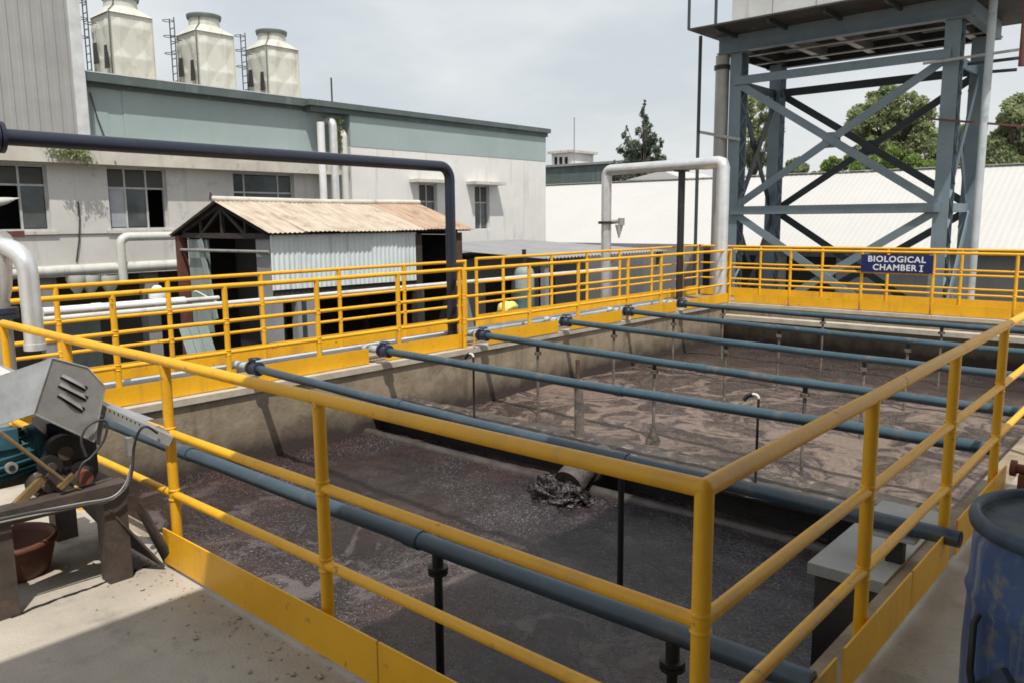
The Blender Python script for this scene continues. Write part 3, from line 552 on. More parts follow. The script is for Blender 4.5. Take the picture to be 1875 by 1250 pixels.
# ================================================================== SIGN
s0 = at(1578, 466, y=YF1-.06); s1 = at(1708, 502, y=YF1-.06)
sg = thing('sign_board', 'navy sign reading BIOLOGICAL CHAMBER I on the far railing', 'sign', ((s0.x+s1.x)/2, YF1-.06, s1.z))
MB().box(s0.x, s1.x, YF1-.085, YF1-.065, s1.z, s0.z).build('board', 'sign', sg)
W_, H_ = s1.x-s0.x, s0.z-s1.z
for txt, zc, wd in (('BIOLOGICAL', .74, .80), ('CHAMBER I', .27, .68)):
    fc = bpy.data.curves.new('lettering', 'FONT'); fc.body = txt; fc.align_x = 'CENTER'; fc.align_y = 'CENTER'; fc.size = H_*.47; fc.offset = .0035; fc.extrude = .002; fc.space_character = 1.12
    fo = bpy.data.objects.new('lettering', fc); COL.objects.link(fo); fc.materials.append(M['letter']); fo.parent = sg
    fo.rotation_euler = (math.pi/2, 0, 0); fo.location = (W_*(.0 if zc > .5 else .02), -.028, H_*zc)
    bpy.context.view_layer.update(); wdt = fo.dimensions.x
    dg = bpy.context.evaluated_depsgraph_get(); me = bpy.data.meshes.new_from_object(fo.evaluated_get(dg)); lo = bpy.data.objects.new('lettering', me); COL.objects.link(lo)
    lo.parent = sg; lo.rotation_euler = fo.rotation_euler; lo.location = fo.location; lo.scale = (W_*wd/wdt, 1, 1); bpy.data.objects.remove(fo)
    if zc < .5:
        xi = W_*.02+W_*wd/2-.012
        for dz in (-1, 1): MB().box(sg.location.x+xi-.034, sg.location.x+xi+.028, YF1-.0905, YF1-.0855, sg.location.z+H_*zc+dz*H_*.155-.008, sg.location.z+H_*zc+dz*H_*.155+.008).build('numeral_serif', 'letter', sg)

# ================================================================== WATER TOWER
TY = 18.5; TX0, TX1 = -9.05, -4.42
ty2 = at(1424, 250, x=TX0+.05).y; TYB = ty2
tw = thing('water_tower', 'blue-grey steel water tower with cross-braced laced legs', 'water tower', ((TX0+TX1)/2, (TY+TYB)/2, GZ))
ZP = 5.62
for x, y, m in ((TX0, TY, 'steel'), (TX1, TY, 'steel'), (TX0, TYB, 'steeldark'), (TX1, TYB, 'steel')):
    lw = .29
    g_ = MB(); g_.box(x-lw/2, x+lw/2, y-.19, y-.165, GZ, ZP); lg = g_.build('leg', 'steel', tw)
    g_ = MB(); g_.box(x-lw/2, x+lw/2, y+.165, y+.19, GZ, ZP); g_.build('channel', 'steel', lg)
    la = MB(); z = GZ
    for sx in (-lw/2+.012, lw/2-.012):
        z = GZ; k = 0
        while z < ZP-.3:
            la.beam((x+sx, y-.163 if k % 2 else y+.163, z), (x+sx, y+.163 if k % 2 else y-.163, z+.30), .012, .055, up=(1, 0, 0)); z += .30; k += 1
    la.build('lacing', 'steel', lg, 'stuff')
    MB().box(x-.35, x+.35, y-.35, y+.35, GZ+.002, GZ+.04).build('base_plate', 'steel', lg)
zt_, zm_, zb_ = 4.95, 1.92, -1.10
def brace(p, q, name='brace', m='steel', w=.03, h=.17, n=(0, 1, 0)):
    b = MB(); b.beam(p, q, w, h, up=Vector(n).cross(Vector(q)-Vector(p))); return b.build(name, m, tw)
for y, m, dy in ((TY-.235, 'steel', -1), (TYB+.16, 'steeldark', 1)):  # rear frame in the darker copy, its shade put into the colour
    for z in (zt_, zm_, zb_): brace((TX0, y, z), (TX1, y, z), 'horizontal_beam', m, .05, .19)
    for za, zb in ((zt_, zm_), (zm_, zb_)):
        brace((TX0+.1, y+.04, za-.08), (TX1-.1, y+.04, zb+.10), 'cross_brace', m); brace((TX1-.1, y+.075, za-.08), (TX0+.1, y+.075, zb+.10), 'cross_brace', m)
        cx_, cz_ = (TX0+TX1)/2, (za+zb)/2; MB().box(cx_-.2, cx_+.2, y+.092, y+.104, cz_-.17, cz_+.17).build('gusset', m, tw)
for x in (TX0, TX1):
    m = 'steeldark' if x == TX0 else 'steel'  # left frame also takes the shade-dark copy
    for z in (zt_-.05, zm_, zb_): brace((x, TY, z), (x, TYB, z), 'horizontal_beam', m, .05, .19, (1, 0, 0))
    for za, zb in ((zt_, zm_), (zm_, zb_)):
        brace((x-.04, TY+.1, za-.08), (x-.04, TYB-.1, zb+.1), 'cross_brace', m, n=(1, 0, 0)); brace((x+.04, TYB-.1, za-.08), (x+.04, TY+.1, zb+.1), 'cross_brace', m, n=(1, 0, 0))
# platform: edge beams, joists, deck plate
px0, px1, py0, py1 = TX0-.42, TX1+.32, TY-.25, TYB+.30
fb = MB(); fb.box(px0, px1, py0, py0+.02, ZP, ZP+.34); fb.box(px0, px1, py0-.10, py0+.10, ZP+.34, ZP+.36); fb.box(px0, px1, py0-.10, py0+.12, ZP-.02, ZP); fb.build('edge_beam', 'steel', tw)
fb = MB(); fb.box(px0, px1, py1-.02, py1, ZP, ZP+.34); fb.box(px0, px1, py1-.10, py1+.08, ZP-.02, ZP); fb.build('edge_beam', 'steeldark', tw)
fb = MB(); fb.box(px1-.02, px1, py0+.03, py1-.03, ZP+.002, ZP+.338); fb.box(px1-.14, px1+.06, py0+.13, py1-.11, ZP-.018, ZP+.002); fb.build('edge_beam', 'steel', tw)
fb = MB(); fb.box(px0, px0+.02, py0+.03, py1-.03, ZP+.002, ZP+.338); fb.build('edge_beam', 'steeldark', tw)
for i in range(5):
    x = px0+.5+(px1-px0-1.0)*i/4; j = MB(); j.box(x-.01, x+.01, py0+.13, py1-.12, ZP+.05, ZP+.33); j.box(x-.08, x+.08, py0+.13, py1-.12, ZP+.03, ZP+.05); j.build('joist', 'dullpipe' if i in (1, 2, 4) else 'deckplate', tw)
for y in (TY+.55, TYB-.5): MB().box(px0+.03, px1-.03, y-.05, y+.05, ZP+.0, ZP+.028).build('stringer', 'dullpipe', tw)
ov = .95
dkp = MB().box(px0-.14, px1+1.2, py0-1.25, py1+.6, ZP+.365, ZP+.40).build('deck_plate', 'deckplate', tw)
for x in (px0+.5, px0+1.7, px0+2.9, px0+4.1, px1+.3): MB().box(x-.03, x+.03, py0-1.1, py0-.11, ZP+.27, ZP+.362).build('bracket', 'steeldark', tw)
# panel tank on top
tx0, tx1, tyA, tyB, tz0 = px0+.25, px1-.1, py0+.1, py1-.3, ZP+.402
nxp = 5
for i in range(nxp):
    for lv in range(2):
        a, b = tx0+(tx1-tx0)*i/nxp, tx0+(tx1-tx0)*(i+1)/nxp
        MB().box(a+.012, b-.012, tyA, tyA+.05, tz0+lv*1.0+.01, tz0+lv*1.0+.99).build('tank_panel', 'tankpanel', tw)
MB().box(tx0, tx1, tyA+.03, tyB, tz0, tz0+2.0).build('tank_body', 'tankpanel', tw)
# down pipe, poles
q = at(1318, 300, y=TY-.1); dpipe = thing('tower_down_pipe', 'thick dull grey pipe descending beside the tower’s left front leg'.replace('’', ''), 'pipe', (q.x, TY-.1, GZ))
MB().cyl((q.x, TY-.1, GZ), (q.x, TY-.1, ZP-.02), .165, 18).build('pipe', 'dullpipe', dpipe)
MB().path([(q.x, TY-.1, ZP-.35), (q.x, TY-.1, ZP-.25)], .20, 18).build('flange', 'black', dpipe)
f2 = at(1320, 250, y=TY-.1); MB().beam((q.x-.45, TY-.35, f2.z+.12), (q.x+.55, TY-.2, f2.z-.12), .08, .07).build('clamp_arm', 'dullpipe', dpipe)
a = at(1283, 66, y=TY-.8); b = at(1279, 300, y=TY-.8); pl = thing('thin_pole', 'thin grey pole hanging from the tower platform corner behind the silver arch', 'pole', (a.x, a.y, GZ))
MB().cyl((a.x, a.y, GZ), (a.x, a.y, ZP+.36), .042, 8).build('shaft', 'steeldark', pl)
for u in (1262, 1311):
    q = at(u, 20, y=py0-1.15)
    hp = thing('platform_rail_post', 'thin handrail post on the tower platform, '+('at its left corner' if u == 1262 else 'beside the white tank'), 'post', (q.x, q.y, ZP+.40)); MB().cyl((q.x, q.y, ZP+.40), (q.x, q.y, ZP+2.2), .035, 8).build('shaft', 'steeldark', hp)
q = at(1795, 300, y=TY-.3); pp_ = thing('slim_pipe', 'slim pale pipe rising at the right side of the water tower', 'pipe', (q.x, q.y, GZ))
q1 = at(1812, 100, y=TY-.3); MB().cyl((q.x, q.y, GZ), (q1.x, q1.y, ZP+1.5), .075, 12).build('pipe', 'headpipe', pp_)
MB().beam(at(1690, 117, y=TY-.32), at(1875, 90, y=TY-.32), .03, .05).build('clamp_rod', 'dullpipe', pp_)
MB().beam(at(1700, 218, y=TY-.32), at(1880, 232, y=TY-.32), .03, .04).build('clamp_rod', 'redsteel', pp_)
MB().beam(at(1772, 118, y=TY+.2), at(1880, 105, y=TY+.2), .03, .06).build('clamp_rod', 'steeldark', pp_)
MB().beam(at(1800, 133, y=TY+.3), at(1862, 128, y=TY+.3), .03, .06).build('clamp_rod', 'steeldark', pp_)
q = at(1874, 100, y=TY-1.5); rp_ = thing('rusty_mast', 'dark red rusty mast cut by the right edge of the view', 'mast', (q.x, q.y, GZ)); MB().cyl((q.x, q.y, 4.35), (q.x, q.y, 9), .07, 10).build('shaft', 'redsteel', rp_)

# ================================================================== BUILDING (left)
XW, XW2 = -20.0, -20.35
bl = thing('factory_building', 'white factory building with sea-green upper band and grey windows', 'building', (-20, 15, GZ))
def wallx(name, m, x0, x1, y0, y1, z0, z1, holes=(), parent=bl):
    """wall slab in a constant-x plane with rectangular openings (ya,yb,za,zb)"""
    ys = sorted({y0, y1, *[h[0] for h in holes], *[h[1] for h in holes]}); zs = sorted({z0, z1, *[h[2] for h in holes], *[h[3] for h in holes]})
    ys = [y for y in ys if y0 <= y <= y1]; zs = [z for z in zs if z0 <= z <= z1]; b = MB()
    for ya, yb in zip(ys, ys[1:]):
        run = None
        for za, zb in zip(zs, zs[1:]):
            cy, cz = (ya+yb)/2, (za+zb)/2
            hole = any(h[0] < cy < h[1] and h[2] < cz < h[3] for h in holes)
            if not hole: run = (run[0], zb) if run else (za, zb)
            if hole and run: b.box(x0, x1, ya, yb, *run); run = None
        if run: b.box(x0, x1, ya, yb, *run)
    return b.build(name, m, parent)
YE = at(999, 300, x=XW).y; YS = at(643, 300, x=XW).y
zg = at(998.5, 296, x=XW).z; zc = 5.0
w2 = (at(869, 340, x=XW).y, at(896, 340, x=XW).y, at(896, 421, x=XW).z, at(869, 340, x=XW).z)
w1 = (at(767, 338, x=XW).y, at(800, 338, x=XW).y, w2[2]+.02, w2[3])
wallx('wall', 'white', XW-.3, XW, YS, YE, GZ, zg, [w1, w2]); MB().box(XW-.298, XW+.012, YS, YE, zg+.001, zc).build('green_band', 'green', bl)
MB().box(XW-5, XW-.302, YE-.3, YE, GZ, zc-.003).build('end_wall', 'white', bl); MB().box(XW-5, XW-.302, YS, YS+.3, GZ, zc-.003).build('end_wall', 'green', bl)
MB().box(XW-5, XW-.304, YS+.302, YE-.302, zc-.4, zc-.25).build('roof_slab', 'slab', bl)
co_ = MB(); co_.box(XW-.4, XW+.07, YS-1.4, YE+.06, zc-.10, zc+.04); co_.box(XW-.4, XW+.16, YS-1.5, YE+.14, zc+.042, zc+.20); co_.build('cornice', 'cornice', bl)
def window(y0, y1, z0, z1, x, vm, hm, panes, wide=.05, dark='glass'):
    """frame bars, then each pane between them; panes: dict (col,row)->material or None for open"""
    f = MB(); t = .05
    f.box(x-.16, x-.10, y0, y0+t, z0, z1); f.box(x-.16, x-.10, y1-t, y1, z0, z1); f.box(x-.158, x-.102, y0+t, y1-t, z0, z0+t); f.box(x-.158, x-.102, y0+t, y1-t, z1-t, z1)
    for y in vm: f.box(x-.157, x-.103, y-.022, y+.022, z0+t, z1-t)
    for z in hm: f.box(x-.154, x-.106, y0+t, y1-t, z-.022, z+.022)
    fo = f.build('window', 'winframe', bl)
    ys = [y0+t]+list(vm)+[y1-t]; zs = [z0+t]+list(hm)+[z1-t]
    for i in range(len(ys)-1):
        for j in range(len(zs)-1):
            m = panes.get((i, j), dark)
            if m: MB().box(x-.137, x-.127, ys[i]+.022, ys[i+1]-.022, zs[j]+.022, zs[j+1]-.022).build('pane', m, fo)
for wd in (w1, w2): window(*wd, XW, [(wd[0]+wd[1])/2], [wd[2]+(wd[3]-wd[2])*.62], {(0, 1): 'shutter', (1, 1): 'shutter'})
for u0, u1, wd in ((745, 815, w1), (852, 925, w2)):
    ya, yb = at(u0, 333, x=XW+.45).y, at(u1, 336, x=XW+.45).y
    MB().box(XW+.002, XW+.45, wd[0]-.42, wd[1]+.42, wd[3]+.02, wd[3]+.12).build('window_canopy', 'slab', bl)
# left stretch
YA = -6.0
h1 = (at(-60, 300, x=XW2).y, at(84, 300, x=XW2).y, 1.58, 3.08); h2 = (at(194, 305, x=XW2).y, at(311, 420, x=XW2).y, 1.58, 3.10); h3 = (at(426, 318, x=XW2).y, at(539, 350, x=XW2).y, 2.30, 3.10)
wallx('wall', 'greypl', XW2-.3, XW2, YA, YS-.002, .70, 3.3, [h1, h2, h3])
window(*h1, XW2, [at(38, 350, x=XW2).y], [2.62], {(0, 1): 'shutter', (1, 1): 'shutter', (0, 0): None})
window(*h2, XW2, [at(232, 350, x=XW2).y, at(271, 350, x=XW2).y], [2.60], {(0, 1): 'shutter', (1, 1): 'shutter', (2, 1): 'shutter', (0, 0): 'frosted', (2, 0): None})
window(*h3, XW2, [at(450, 340, x=XW2).y, at(512, 340, x=XW2).y], [2.56], {(1, 1): 'glass'})
MB().box(XW2-.02, XW2+.06, h2[0]-.1, h2[1]+.1, 1.50, 1.575).build('sill', 'slab', bl)
MB().box(XW2-.02, XW2+.06, YA, h1[1]+.1, 1.50, 1.575).build('sill', 'slab', bl)
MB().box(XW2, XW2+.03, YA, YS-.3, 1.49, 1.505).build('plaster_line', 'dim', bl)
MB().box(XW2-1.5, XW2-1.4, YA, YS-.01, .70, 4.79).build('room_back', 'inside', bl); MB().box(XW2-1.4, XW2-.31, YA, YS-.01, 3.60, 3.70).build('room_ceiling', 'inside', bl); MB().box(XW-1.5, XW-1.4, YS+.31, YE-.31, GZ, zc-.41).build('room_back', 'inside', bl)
# sunshade slab with fascia
MB().box(XW2-.3, XW2+.30, YA, YS-.35, 3.302, 3.56).build('sunshade', 'slab', bl)
MB().box(XW2+.301, XW2+.34, YA, YS-.35, 3.12, 3.58).build('fascia', 'slab', bl)
# upper green wall and its recessed panels
YC = at(160, 200, x=XW2+.335).y
MB().box(XW2-.3, XW2, YC-.5, YS-.004, 3.582, 5.0).build('green_band', 'green', bl)
for a, b in ((170, 200), (228, 560)):
    ya, yb = at(a, 240, x=XW2).y, at(b, 240, x=XW2).y
    MB().box(XW2+.001, XW2+.014, ya, yb, 3.75, 4.95).build('render_panel', 'green', bl)
co_ = MB(); co_.box(XW2-.35, XW2+.10, YC-.5, YS-.1, 4.93, 5.02); co_.box(XW2-.35, XW2+.28, YC-.5, YS-.75, 5.022, 5.22); co_.build('cornice', 'cornice', bl); MB().box(XW2-.35, XW2+.285, YC-.5, YS-.75, 5.222, 5.245).build('coping_strip', 'cladtrim', bl)
MB().box(XW2-6, XW2-.302, YC-2, YS-.002, 4.8, 4.95).build('roof_slab', 'slab', bl)
# metal clad block
cb = MB(); step = .18; y = YA; vs = []; xs = []
k = 0
yy = []
while y < YC-.25:
    yy += [(y, 0), (y+.02, .022), (y+.10, .022), (y+.12, 0)]; y += .235
yy.append((YC-.25, 0))
xf = XW2+.335
vs = [(xf+d, yv, z) for yv, d in yy for z in (3.60, 9)]
cb.add(vs, [(2*i, 2*i+2, 2*i+3, 2*i+1) for i in range(len(yy)-1)])
cbo = cb.build('cladding', 'clad', bl)
MB().box(XW2-2, xf-.01, YA, YC-.02, 3.60, 9).build('clad_block', 'clad', bl)
MB().box(xf-.008, xf+.05, YC-.26, YC, 3.59, 9).build('corner_flashing', 'cladtrim', bl)
# lower storey set back in the shade
MB().box(XW2-1.6, XW2+.10, YA, YS-.3, .52, .698).build('floor_slab', 'slab', bl)
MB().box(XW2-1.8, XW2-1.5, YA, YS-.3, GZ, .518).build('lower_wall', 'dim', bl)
for yv in (4.2, 6.6, 9.0, 11.5, 14.0): MB().box(XW2-.35, XW2-.02, yv, yv+.35, GZ, .518).build('column', 'greywall', bl)
for ya, yb, m in ((4.9, 6.2, 'inside'), (7.3, 8.4, 'tealsheet'), (9.6, 11.0, 'inside')): MB().box(XW2-1.5, XW2-1.46, ya, yb, GZ, -.3).build('door', m, bl)
# rain pipes in the corner
for u, m, zt2 in ((590, 'whitepipe', 4.85), (612, 'silver', 4.75), (631, 'pvc', 4.45)):
    q = at(u, 300, x=XW+.02)
    root = thing('rain_pipe', {590: 'pale straight vertical pipe, leftmost of three in the building corner', 612: 'shiny bent vertical pipe, middle of three in the building corner', 631: 'pale bent vertical pipe, rightmost of three in the building corner'}[u], 'pipe', (XW+.02, q.y, GZ), 'vertical pipes in the building corner')
    pth = [(XW+.02, q.y, GZ), (XW+.02, q.y, zt2-.25)]
    if u != 590: pth += arc((XW-.18, q.y, zt2-.25), .2, (1, 0, 0), (0, 0, 1), 0, math.pi/2)[1:]+[(XW-.48, q.y, zt2-.05)]
    MB().path(pth, .11 if u != 612 else .125, 14).build('pipe', m, root)
    for zz in (2.2, 3.6): MB().path([(XW+.02, q.y, zz), (XW+.02, q.y, zz+.1)], .14, 14).build('joint', m, root)
q = at(607, 160, x=XW-2); an = thing('roof_rod', 'thin lightning rod on the white building roof', 'rod', (q.x, q.y, 4.7)); MB().cyl((q.x, q.y, 4.7), (q.x, q.y, at(607, 143, x=XW-2).z), .03, 6).build('shaft', 'steeldark', an)
# big beige pipes along the wall
bpz = at(200, 492, x=-19.8); bg = thing('beige_pipe', 'fat beige pipe running along the building below the windows', 'pipe', (-19.8, 7, bpz.z))
MB().cyl((-19.8, 4.5, bpz.z-.02), (-19.8, at(335, 486, x=-19.8).y+.3, bpz.z+.02), .13, 14).build('pipe', 'pvc', bg)
for u in (140, 165, 200): q = at(u, 515, x=-19.8); MB().lathe((q.x, q.y, q.z-.1), [(.06, -.2), (.16, -.05), (.22, .12), (.22, .24)], 12).build('hopper', 'pvc', bg)
q = at(220, 440, x=-19.7); bg2 = thing('beige_elbow_pipe', 'beige pipe with elbow dropping from under the middle window', 'pipe', (q.x, q.y, q.z))
q2 = at(335, 432, x=-19.7); q3 = at(222, 515, x=-19.7)
MB().path([(q.x, q2.y+.4, q2.z), (q.x, q.y+.2, q2.z)]+arc((q.x, q.y+.2, q2.z-.2), .2, (0, 0, 1), (0, -1, 0), 0, math.pi/2)[1:]+[(q.x, q.y, q3.z)], .105, 14).build('pipe', 'pvc', bg2)
# dark red beam end and hat-like lamp at far left edge
q = at(20, 432, x=-19.5); ub = thing('red_bracket', 'dark red steel bracket under the left window', 'bracket', (q.x, q.y, q.z)); MB().beam((q.x, q.y-1.2, q.z), (q.x, q.y+.25, q.z+.03), .12, .14).build('beam', 'redsteel', ub)
q = at(8, 375, x=-18.5); lm = thing('leaf_shade', 'cream curled sheet hanging at the left window', 'sheet', q)
lv = MB(); n = 9; vs = []
for i in range(n+1):
    t = i/n; wd = .09*math.sin(math.pi*min(1, t*.9+.12))
    for s_ in (-1, 1): vs.append(q+Vector((.06*math.sin(t*3), -.5+t*.78, .02+.12*t*t+s_*wd)))
lv.add(vs, [(2*i, 2*i+2, 2*i+3, 2*i+1) for i in range(n)], True); MB().beam(q+Vector((0, -.3, 0)), (XW2+.02, q.y-.3, q.z+.25), .025, .025).build('arm', 'steeldark', lm); lvo = lv.build('sheet', 'frp', lm); sm_ = lvo.modifiers.new('thick', 'SOLIDIFY'); sm_.thickness = .02
# wall cables
cbz = thing('wall_cable', 'thin dark cable hanging down the grey wall between two windows', 'cable', (XW2+.03, 8, 1))
MB().path([at(143, 370, x=XW2+.03), at(146, 400, x=XW2+.03), at(145, 440, x=XW2+.03), at(140, 480, x=XW2+.03)], .018, 6).build('cable', 'cable', cbz)
rw = thing('slack_cable', 'slack dark cable crossing the green wall beside the metal cladding', 'cable', (XW2+.03, 9, 3.6))
MB().path([at(165, 170, x=XW2+.05), at(178, 215, x=XW2+.06), at(195, 260, x=XW2+.1), at(212, 300, x=XW2+.36)], .016, 6).build('cable', 'cable', rw)
# weeds growing out of the sunshade
def leafcloud(centres, n, size, squash=.8, seed=1):
    r = random.Random(seed); b = MB()
    tot = sum(c[1]**2 for c in centres)
    for c, rad in centres:
        c = Vector(c)
        for _ in range(int(n*rad*rad/tot)):
            d = Vector((r.gauss(0, 1), r.gauss(0, 1), r.gauss(0, 1))).normalized()*rad*(r.random()**.5)*(1+.35*r.random()**4); d.z *= squash
            p = c+d; s_ = size*r.uniform(.6, 1.5); a = Vector((r.uniform(-1, 1), r.uniform(-1, 1), r.uniform(-1, 1))).normalized()
            e_ = a.cross(Vector((r.uniform(-1, 1), r.uniform(-1, 1), r.uniform(-.3, 1)))).normalized()
            b.add([p-a*s_, p+e_*s_*.45, p+a*s_, p-e_*s_*.45], [(0, 1, 2, 3)])
    return b
leafcloud(SPOUT_RAGS, 700, .028, .8, 31).build('trapped_rags', 'darkwall', sp)
wq = [at(u, v, x=XW2+.37) for u, v in ((95, 276), (110, 286), (125, 278), (140, 290), (150, 283), (165, 296), (120, 270))]
wdp = thing('wall_weeds', 'green weeds growing on the sunshade edge below the metal cladding', 'plant', wq[3])
leafcloud([(p, .16) for p in wq]+[(wq[2], .28), (wq[4], .22)], 900, .035, seed=4).build('leaves', 'leaf', wdp)
vq = [at(621, v, x=XW+.0) for v in (222, 240, 258, 275, 292)]
vn = thing('climbing_vine', 'small green vine growing between the pipes in the building corner', 'plant', vq[-1]); leafcloud([(p, .13) for p in vq], 500, .035, 1.2, 8).build('leaves', 'leaf', vn); MB().path(vq, .012, 5).build('stem', 'bark', vn)
stm = MB()
for p in wq: stm.path([p+Vector((-.1, 0, -.05)), p+Vector((.02, .03, .1))], .01, 5)
stm.build('stems', 'bark', wdp)

# ================================================================== COOLING TOWERS
def cooling_tower(label, u0, u1, u2, vtop):
    a = at(u1, 90, x=-23.5); s = at(u2, 90, x=-23.5).y-a.y; s = max(s, 1.25); zt3 = at(u1, vtop, x=-23.5).z; zb3 = 4.95
    cx_, cy_ = -23.5-s/2, a.y+s/2
    t = thing('cooling_tower', label, 'cooling tower', (cx_, cy_, zb3), 'cream cooling towers on the roof')
    h = s/2; c = Vector((cx_, cy_, 0))
    # casing with a waist ridge: each face a folded sheet with pyramid bosses
    b = MB()
    zs = [zb3, zt3]
    b.box(cx_-h+.06, cx_+h-.06, cy_-h+.06, cy_+h-.06, zb3, zt3-.01); body = b.build('casing', 'frp', t)
    H = zt3-zb3; nrow = 3; rh = 1.0/nrow
    for face in range(4):
        ang = face*math.pi/2; ax = Vector((math.cos(ang), math.sin(ang), 0)); tg = Vector((-ax.y, ax.x, 0))
        f = MB(); nu, nv = 24, 44; vs = []
        for j in range(nv+1):
            for i in range(nu+1):
                uu = -h+2*h*i/nu; vv = j/nv
                ca = abs(((i/nu*2) % 1)-.5)*2; row = vv*nrow; rf = row % 1
                boss = max(0, 1-ca*1.05-abs(rf-.62)*1.55 if rf < .62 else 1-ca*1.05-abs(rf-.62)*3.2)
                edge = min(1, 8*min(i/nu, 1-i/nu), 12*min(vv, 1-vv))
                vs.append(c+ax*(h-.05+.055*boss*edge)+tg*uu+Vector((0, 0, zb3+H*vv)))
        f.add(vs, [(j*(nu+1)+i, j*(nu+1)+i+1, (j+1)*(nu+1)+i+1, (j+1)*(nu+1)+i) for j in range(nv) for i in range(nu)]); f.build('side_panel', 'frp', t)
    # dark air inlets on the near side
    for dx, z0, z1, wv_ in ((.30, .42, .66, .20), (.28, .12, .36, .22), (-.25, .12, .36, .3), (-.25, .5, .72, .25)):
        x = cx_+dx*s; MB().add([(x-wv_*s/2, cy_-h-.05, zb3+H*z0), (x+wv_*s/2, cy_-h-.05, zb3+H*z0), (x+wv_*s*.28, cy_-h-.05, zb3+H*z1), (x-wv_*s*.28, cy_-h-.05, zb3+H*z1)], [(0, 1, 2, 3)]).build('inlet', 'louvre', t).modifiers.new('thick', 'SOLIDIFY').thickness = .03
    # hood from square to round, then fan stack with dark rim
    n = 32; hood = MB(); v0 = []; v1 = []; rs = s*.36; zh = zt3+s*.20
    for k in range(n):
        th = 2*math.pi*k/n; cs, sn = math.cos(th), math.sin(th); m_ = h/max(abs(cs), abs(sn)); v0.append(c+Vector((cs*m_, sn*m_, zt3))); v1.append(c+Vector((cs*rs, sn*rs, zh)))
    hood.add(v0+v1, [(k, (k+1) % n, n+(k+1) % n, n+k) for k in range(n)]); hood.build('hood', 'frp', t)
    st = zh+s*.27
    MB().lathe(c, [(rs, zh), (rs*.97, zh+.1*s), (rs, zh+.2*s), (rs*1.06, st)], 32).build('fan_stack', 'frp', t)
    MB().lathe(c, [(rs*1.065, st-.10*s), (rs*1.12, st-.03*s), (rs*1.12, st), (rs*.98, st+.001), (rs*.96, st-.12*s)], 32).build('stack_rim', 'frpdark', t)
    MB().lathe(c, [(rs*1.0, st-.05*s), (.06, st-.03*s), (.02, st)], 24).build('fan_guard', 'frpdark', t)
    ld = MB(); lx, ly = cx_-h*.55, cy_-h-.22
    for o in (-.14, .14): ld.cyl((lx+o, ly, zb3), (lx+o, ly, zt3+.45), .018, 6)
    z = zb3+.2
    while z < zt3+.3: ld.cyl((lx-.14, ly, z), (lx+.14, ly, z), .014, 5); z += .22
    for z in (zt3-.6, zt3-.1, zt3+.35):
        ld.path([Vector((lx, ly, z))+Vector((.15*math.cos(q*math.pi/8), -.12+.15*math.sin(q*math.pi/8), 0)) for q in range(17)], .012, 5)
    for o in (-.14, .14): ld.beam((lx+o, ly, zt3-.2), (lx+o, cy_-h+.02, zt3-.2), .02, .02)
    ld.build('ladder', 'steeldark', t)
    ca = MB(); ca.path([c+Vector((rs*.75, -rs*.75, st-.1*s)), c+Vector((rs*.80, -rs*.82, zh)), c+Vector((h*.98, -h*.98, zt3+.03)), c+Vector((h+.03, -h-.03, zb3))], .016, 6); ca.build('cable', 'cable', t)
    return t
cooling_tower('nearest cream cooling tower, beside the metal-clad block', 170, 203, 280, 21)
cooling_tower('middle one of the three cream cooling towers', 321, 360, 431, 55)
cooling_tower('farthest and smallest-looking of the three cream cooling towers', 445, 487, 545, 82)

# ================================================================== RUSTY SHED
SX, SXF = -13.0, -16.45; SXM = -14.72; SY0 = 8.1; SY1 = at(762, 470, x=SX).y; SY2 = at(838, 410, x=SX+.1).y+.45
ze, zr2 = 1.60, 2.16
sh = thing('shed', 'open shed with rusty corrugated roof and pale blue sheet wall', 'shed', (SXM, SY0, GZ))
def corr(p00, p10, p01, p11, waves, amp, name, m, parent, thick=.006, n=6):
    """corrugated sheet spanned by four corners; waves run along p00->p10"""
    p00, p10, p01, p11 = map(Vector, (p00, p10, p01, p11)); nr_ = (p10-p00).cross(p01-p00).normalized(); k = int(waves*n); b = MB(); vs = []
    for i in range(k+1):
        t = i/k; o = nr_*amp*math.sin(2*math.pi*waves*t)
        a = p00.lerp(p10, t); c = p01.lerp(p11, t); vs += [a+o, c+o, a+o-nr_*thick, c+o-nr_*thick]
    fs = []
    for i in range(k): q = 4*i; fs += [(q, q+4, q+5, q+1), (q+2, q+3, q+7, q+6), (q, q+2, q+6, q+4), (q+1, q+5, q+7, q+3)]
    fs += [(0, 1, 3, 2), (4*k, 4*k+2, 4*k+3, 4*k+1)]
    b.add(vs, fs, False); return b.build(name, m, parent)
nS = 7; rs_ = random.Random(5); yb_ = SY0-.16; ye_ = SY2
for i in range(nS):
    a = yb_+(ye_-yb_)*i/nS; b = yb_+(ye_-yb_)*(i+1)/nS+.06; dz = rs_.uniform(-.012, .012); dx = rs_.uniform(-.04, .05); sag = -.03*math.sin(i/nS*3)
    zo = .012*(i % 2)
    m = 'rust' if i < 5 else 'rustdeep'
    corr((SX+.16+dx, a, ze-.06+dz+zo), (SX+.16+dx, b, ze-.06+dz+zo), (SXM, a, zr2+zo+sag), (SXM, b, zr2+zo+sag), 8, .010, 'roof_sheet', m, sh)
    corr((SXM, a, zr2+zo+sag), (SXM, b, zr2+zo+sag), (SXF-.25, a, ze-.12+zo), (SXF-.25, b, ze-.12+zo), 8, .010, 'roof_sheet', m, sh)
rc = MB(); rc.path([(SXM, yb_-.05, zr2+.03), (SXM, (yb_+ye_)/2, zr2+.0), (SXM, ye_+.05, zr2+.02)], .06, 8); rc.build('ridge_cap', 'slab', sh)
MB().path([(SXM, yb_-.04, zr2+.02), (SXM, yb_-.05, zr2+.16)], [.05, .012], 6).build('finial', 'timber', sh)
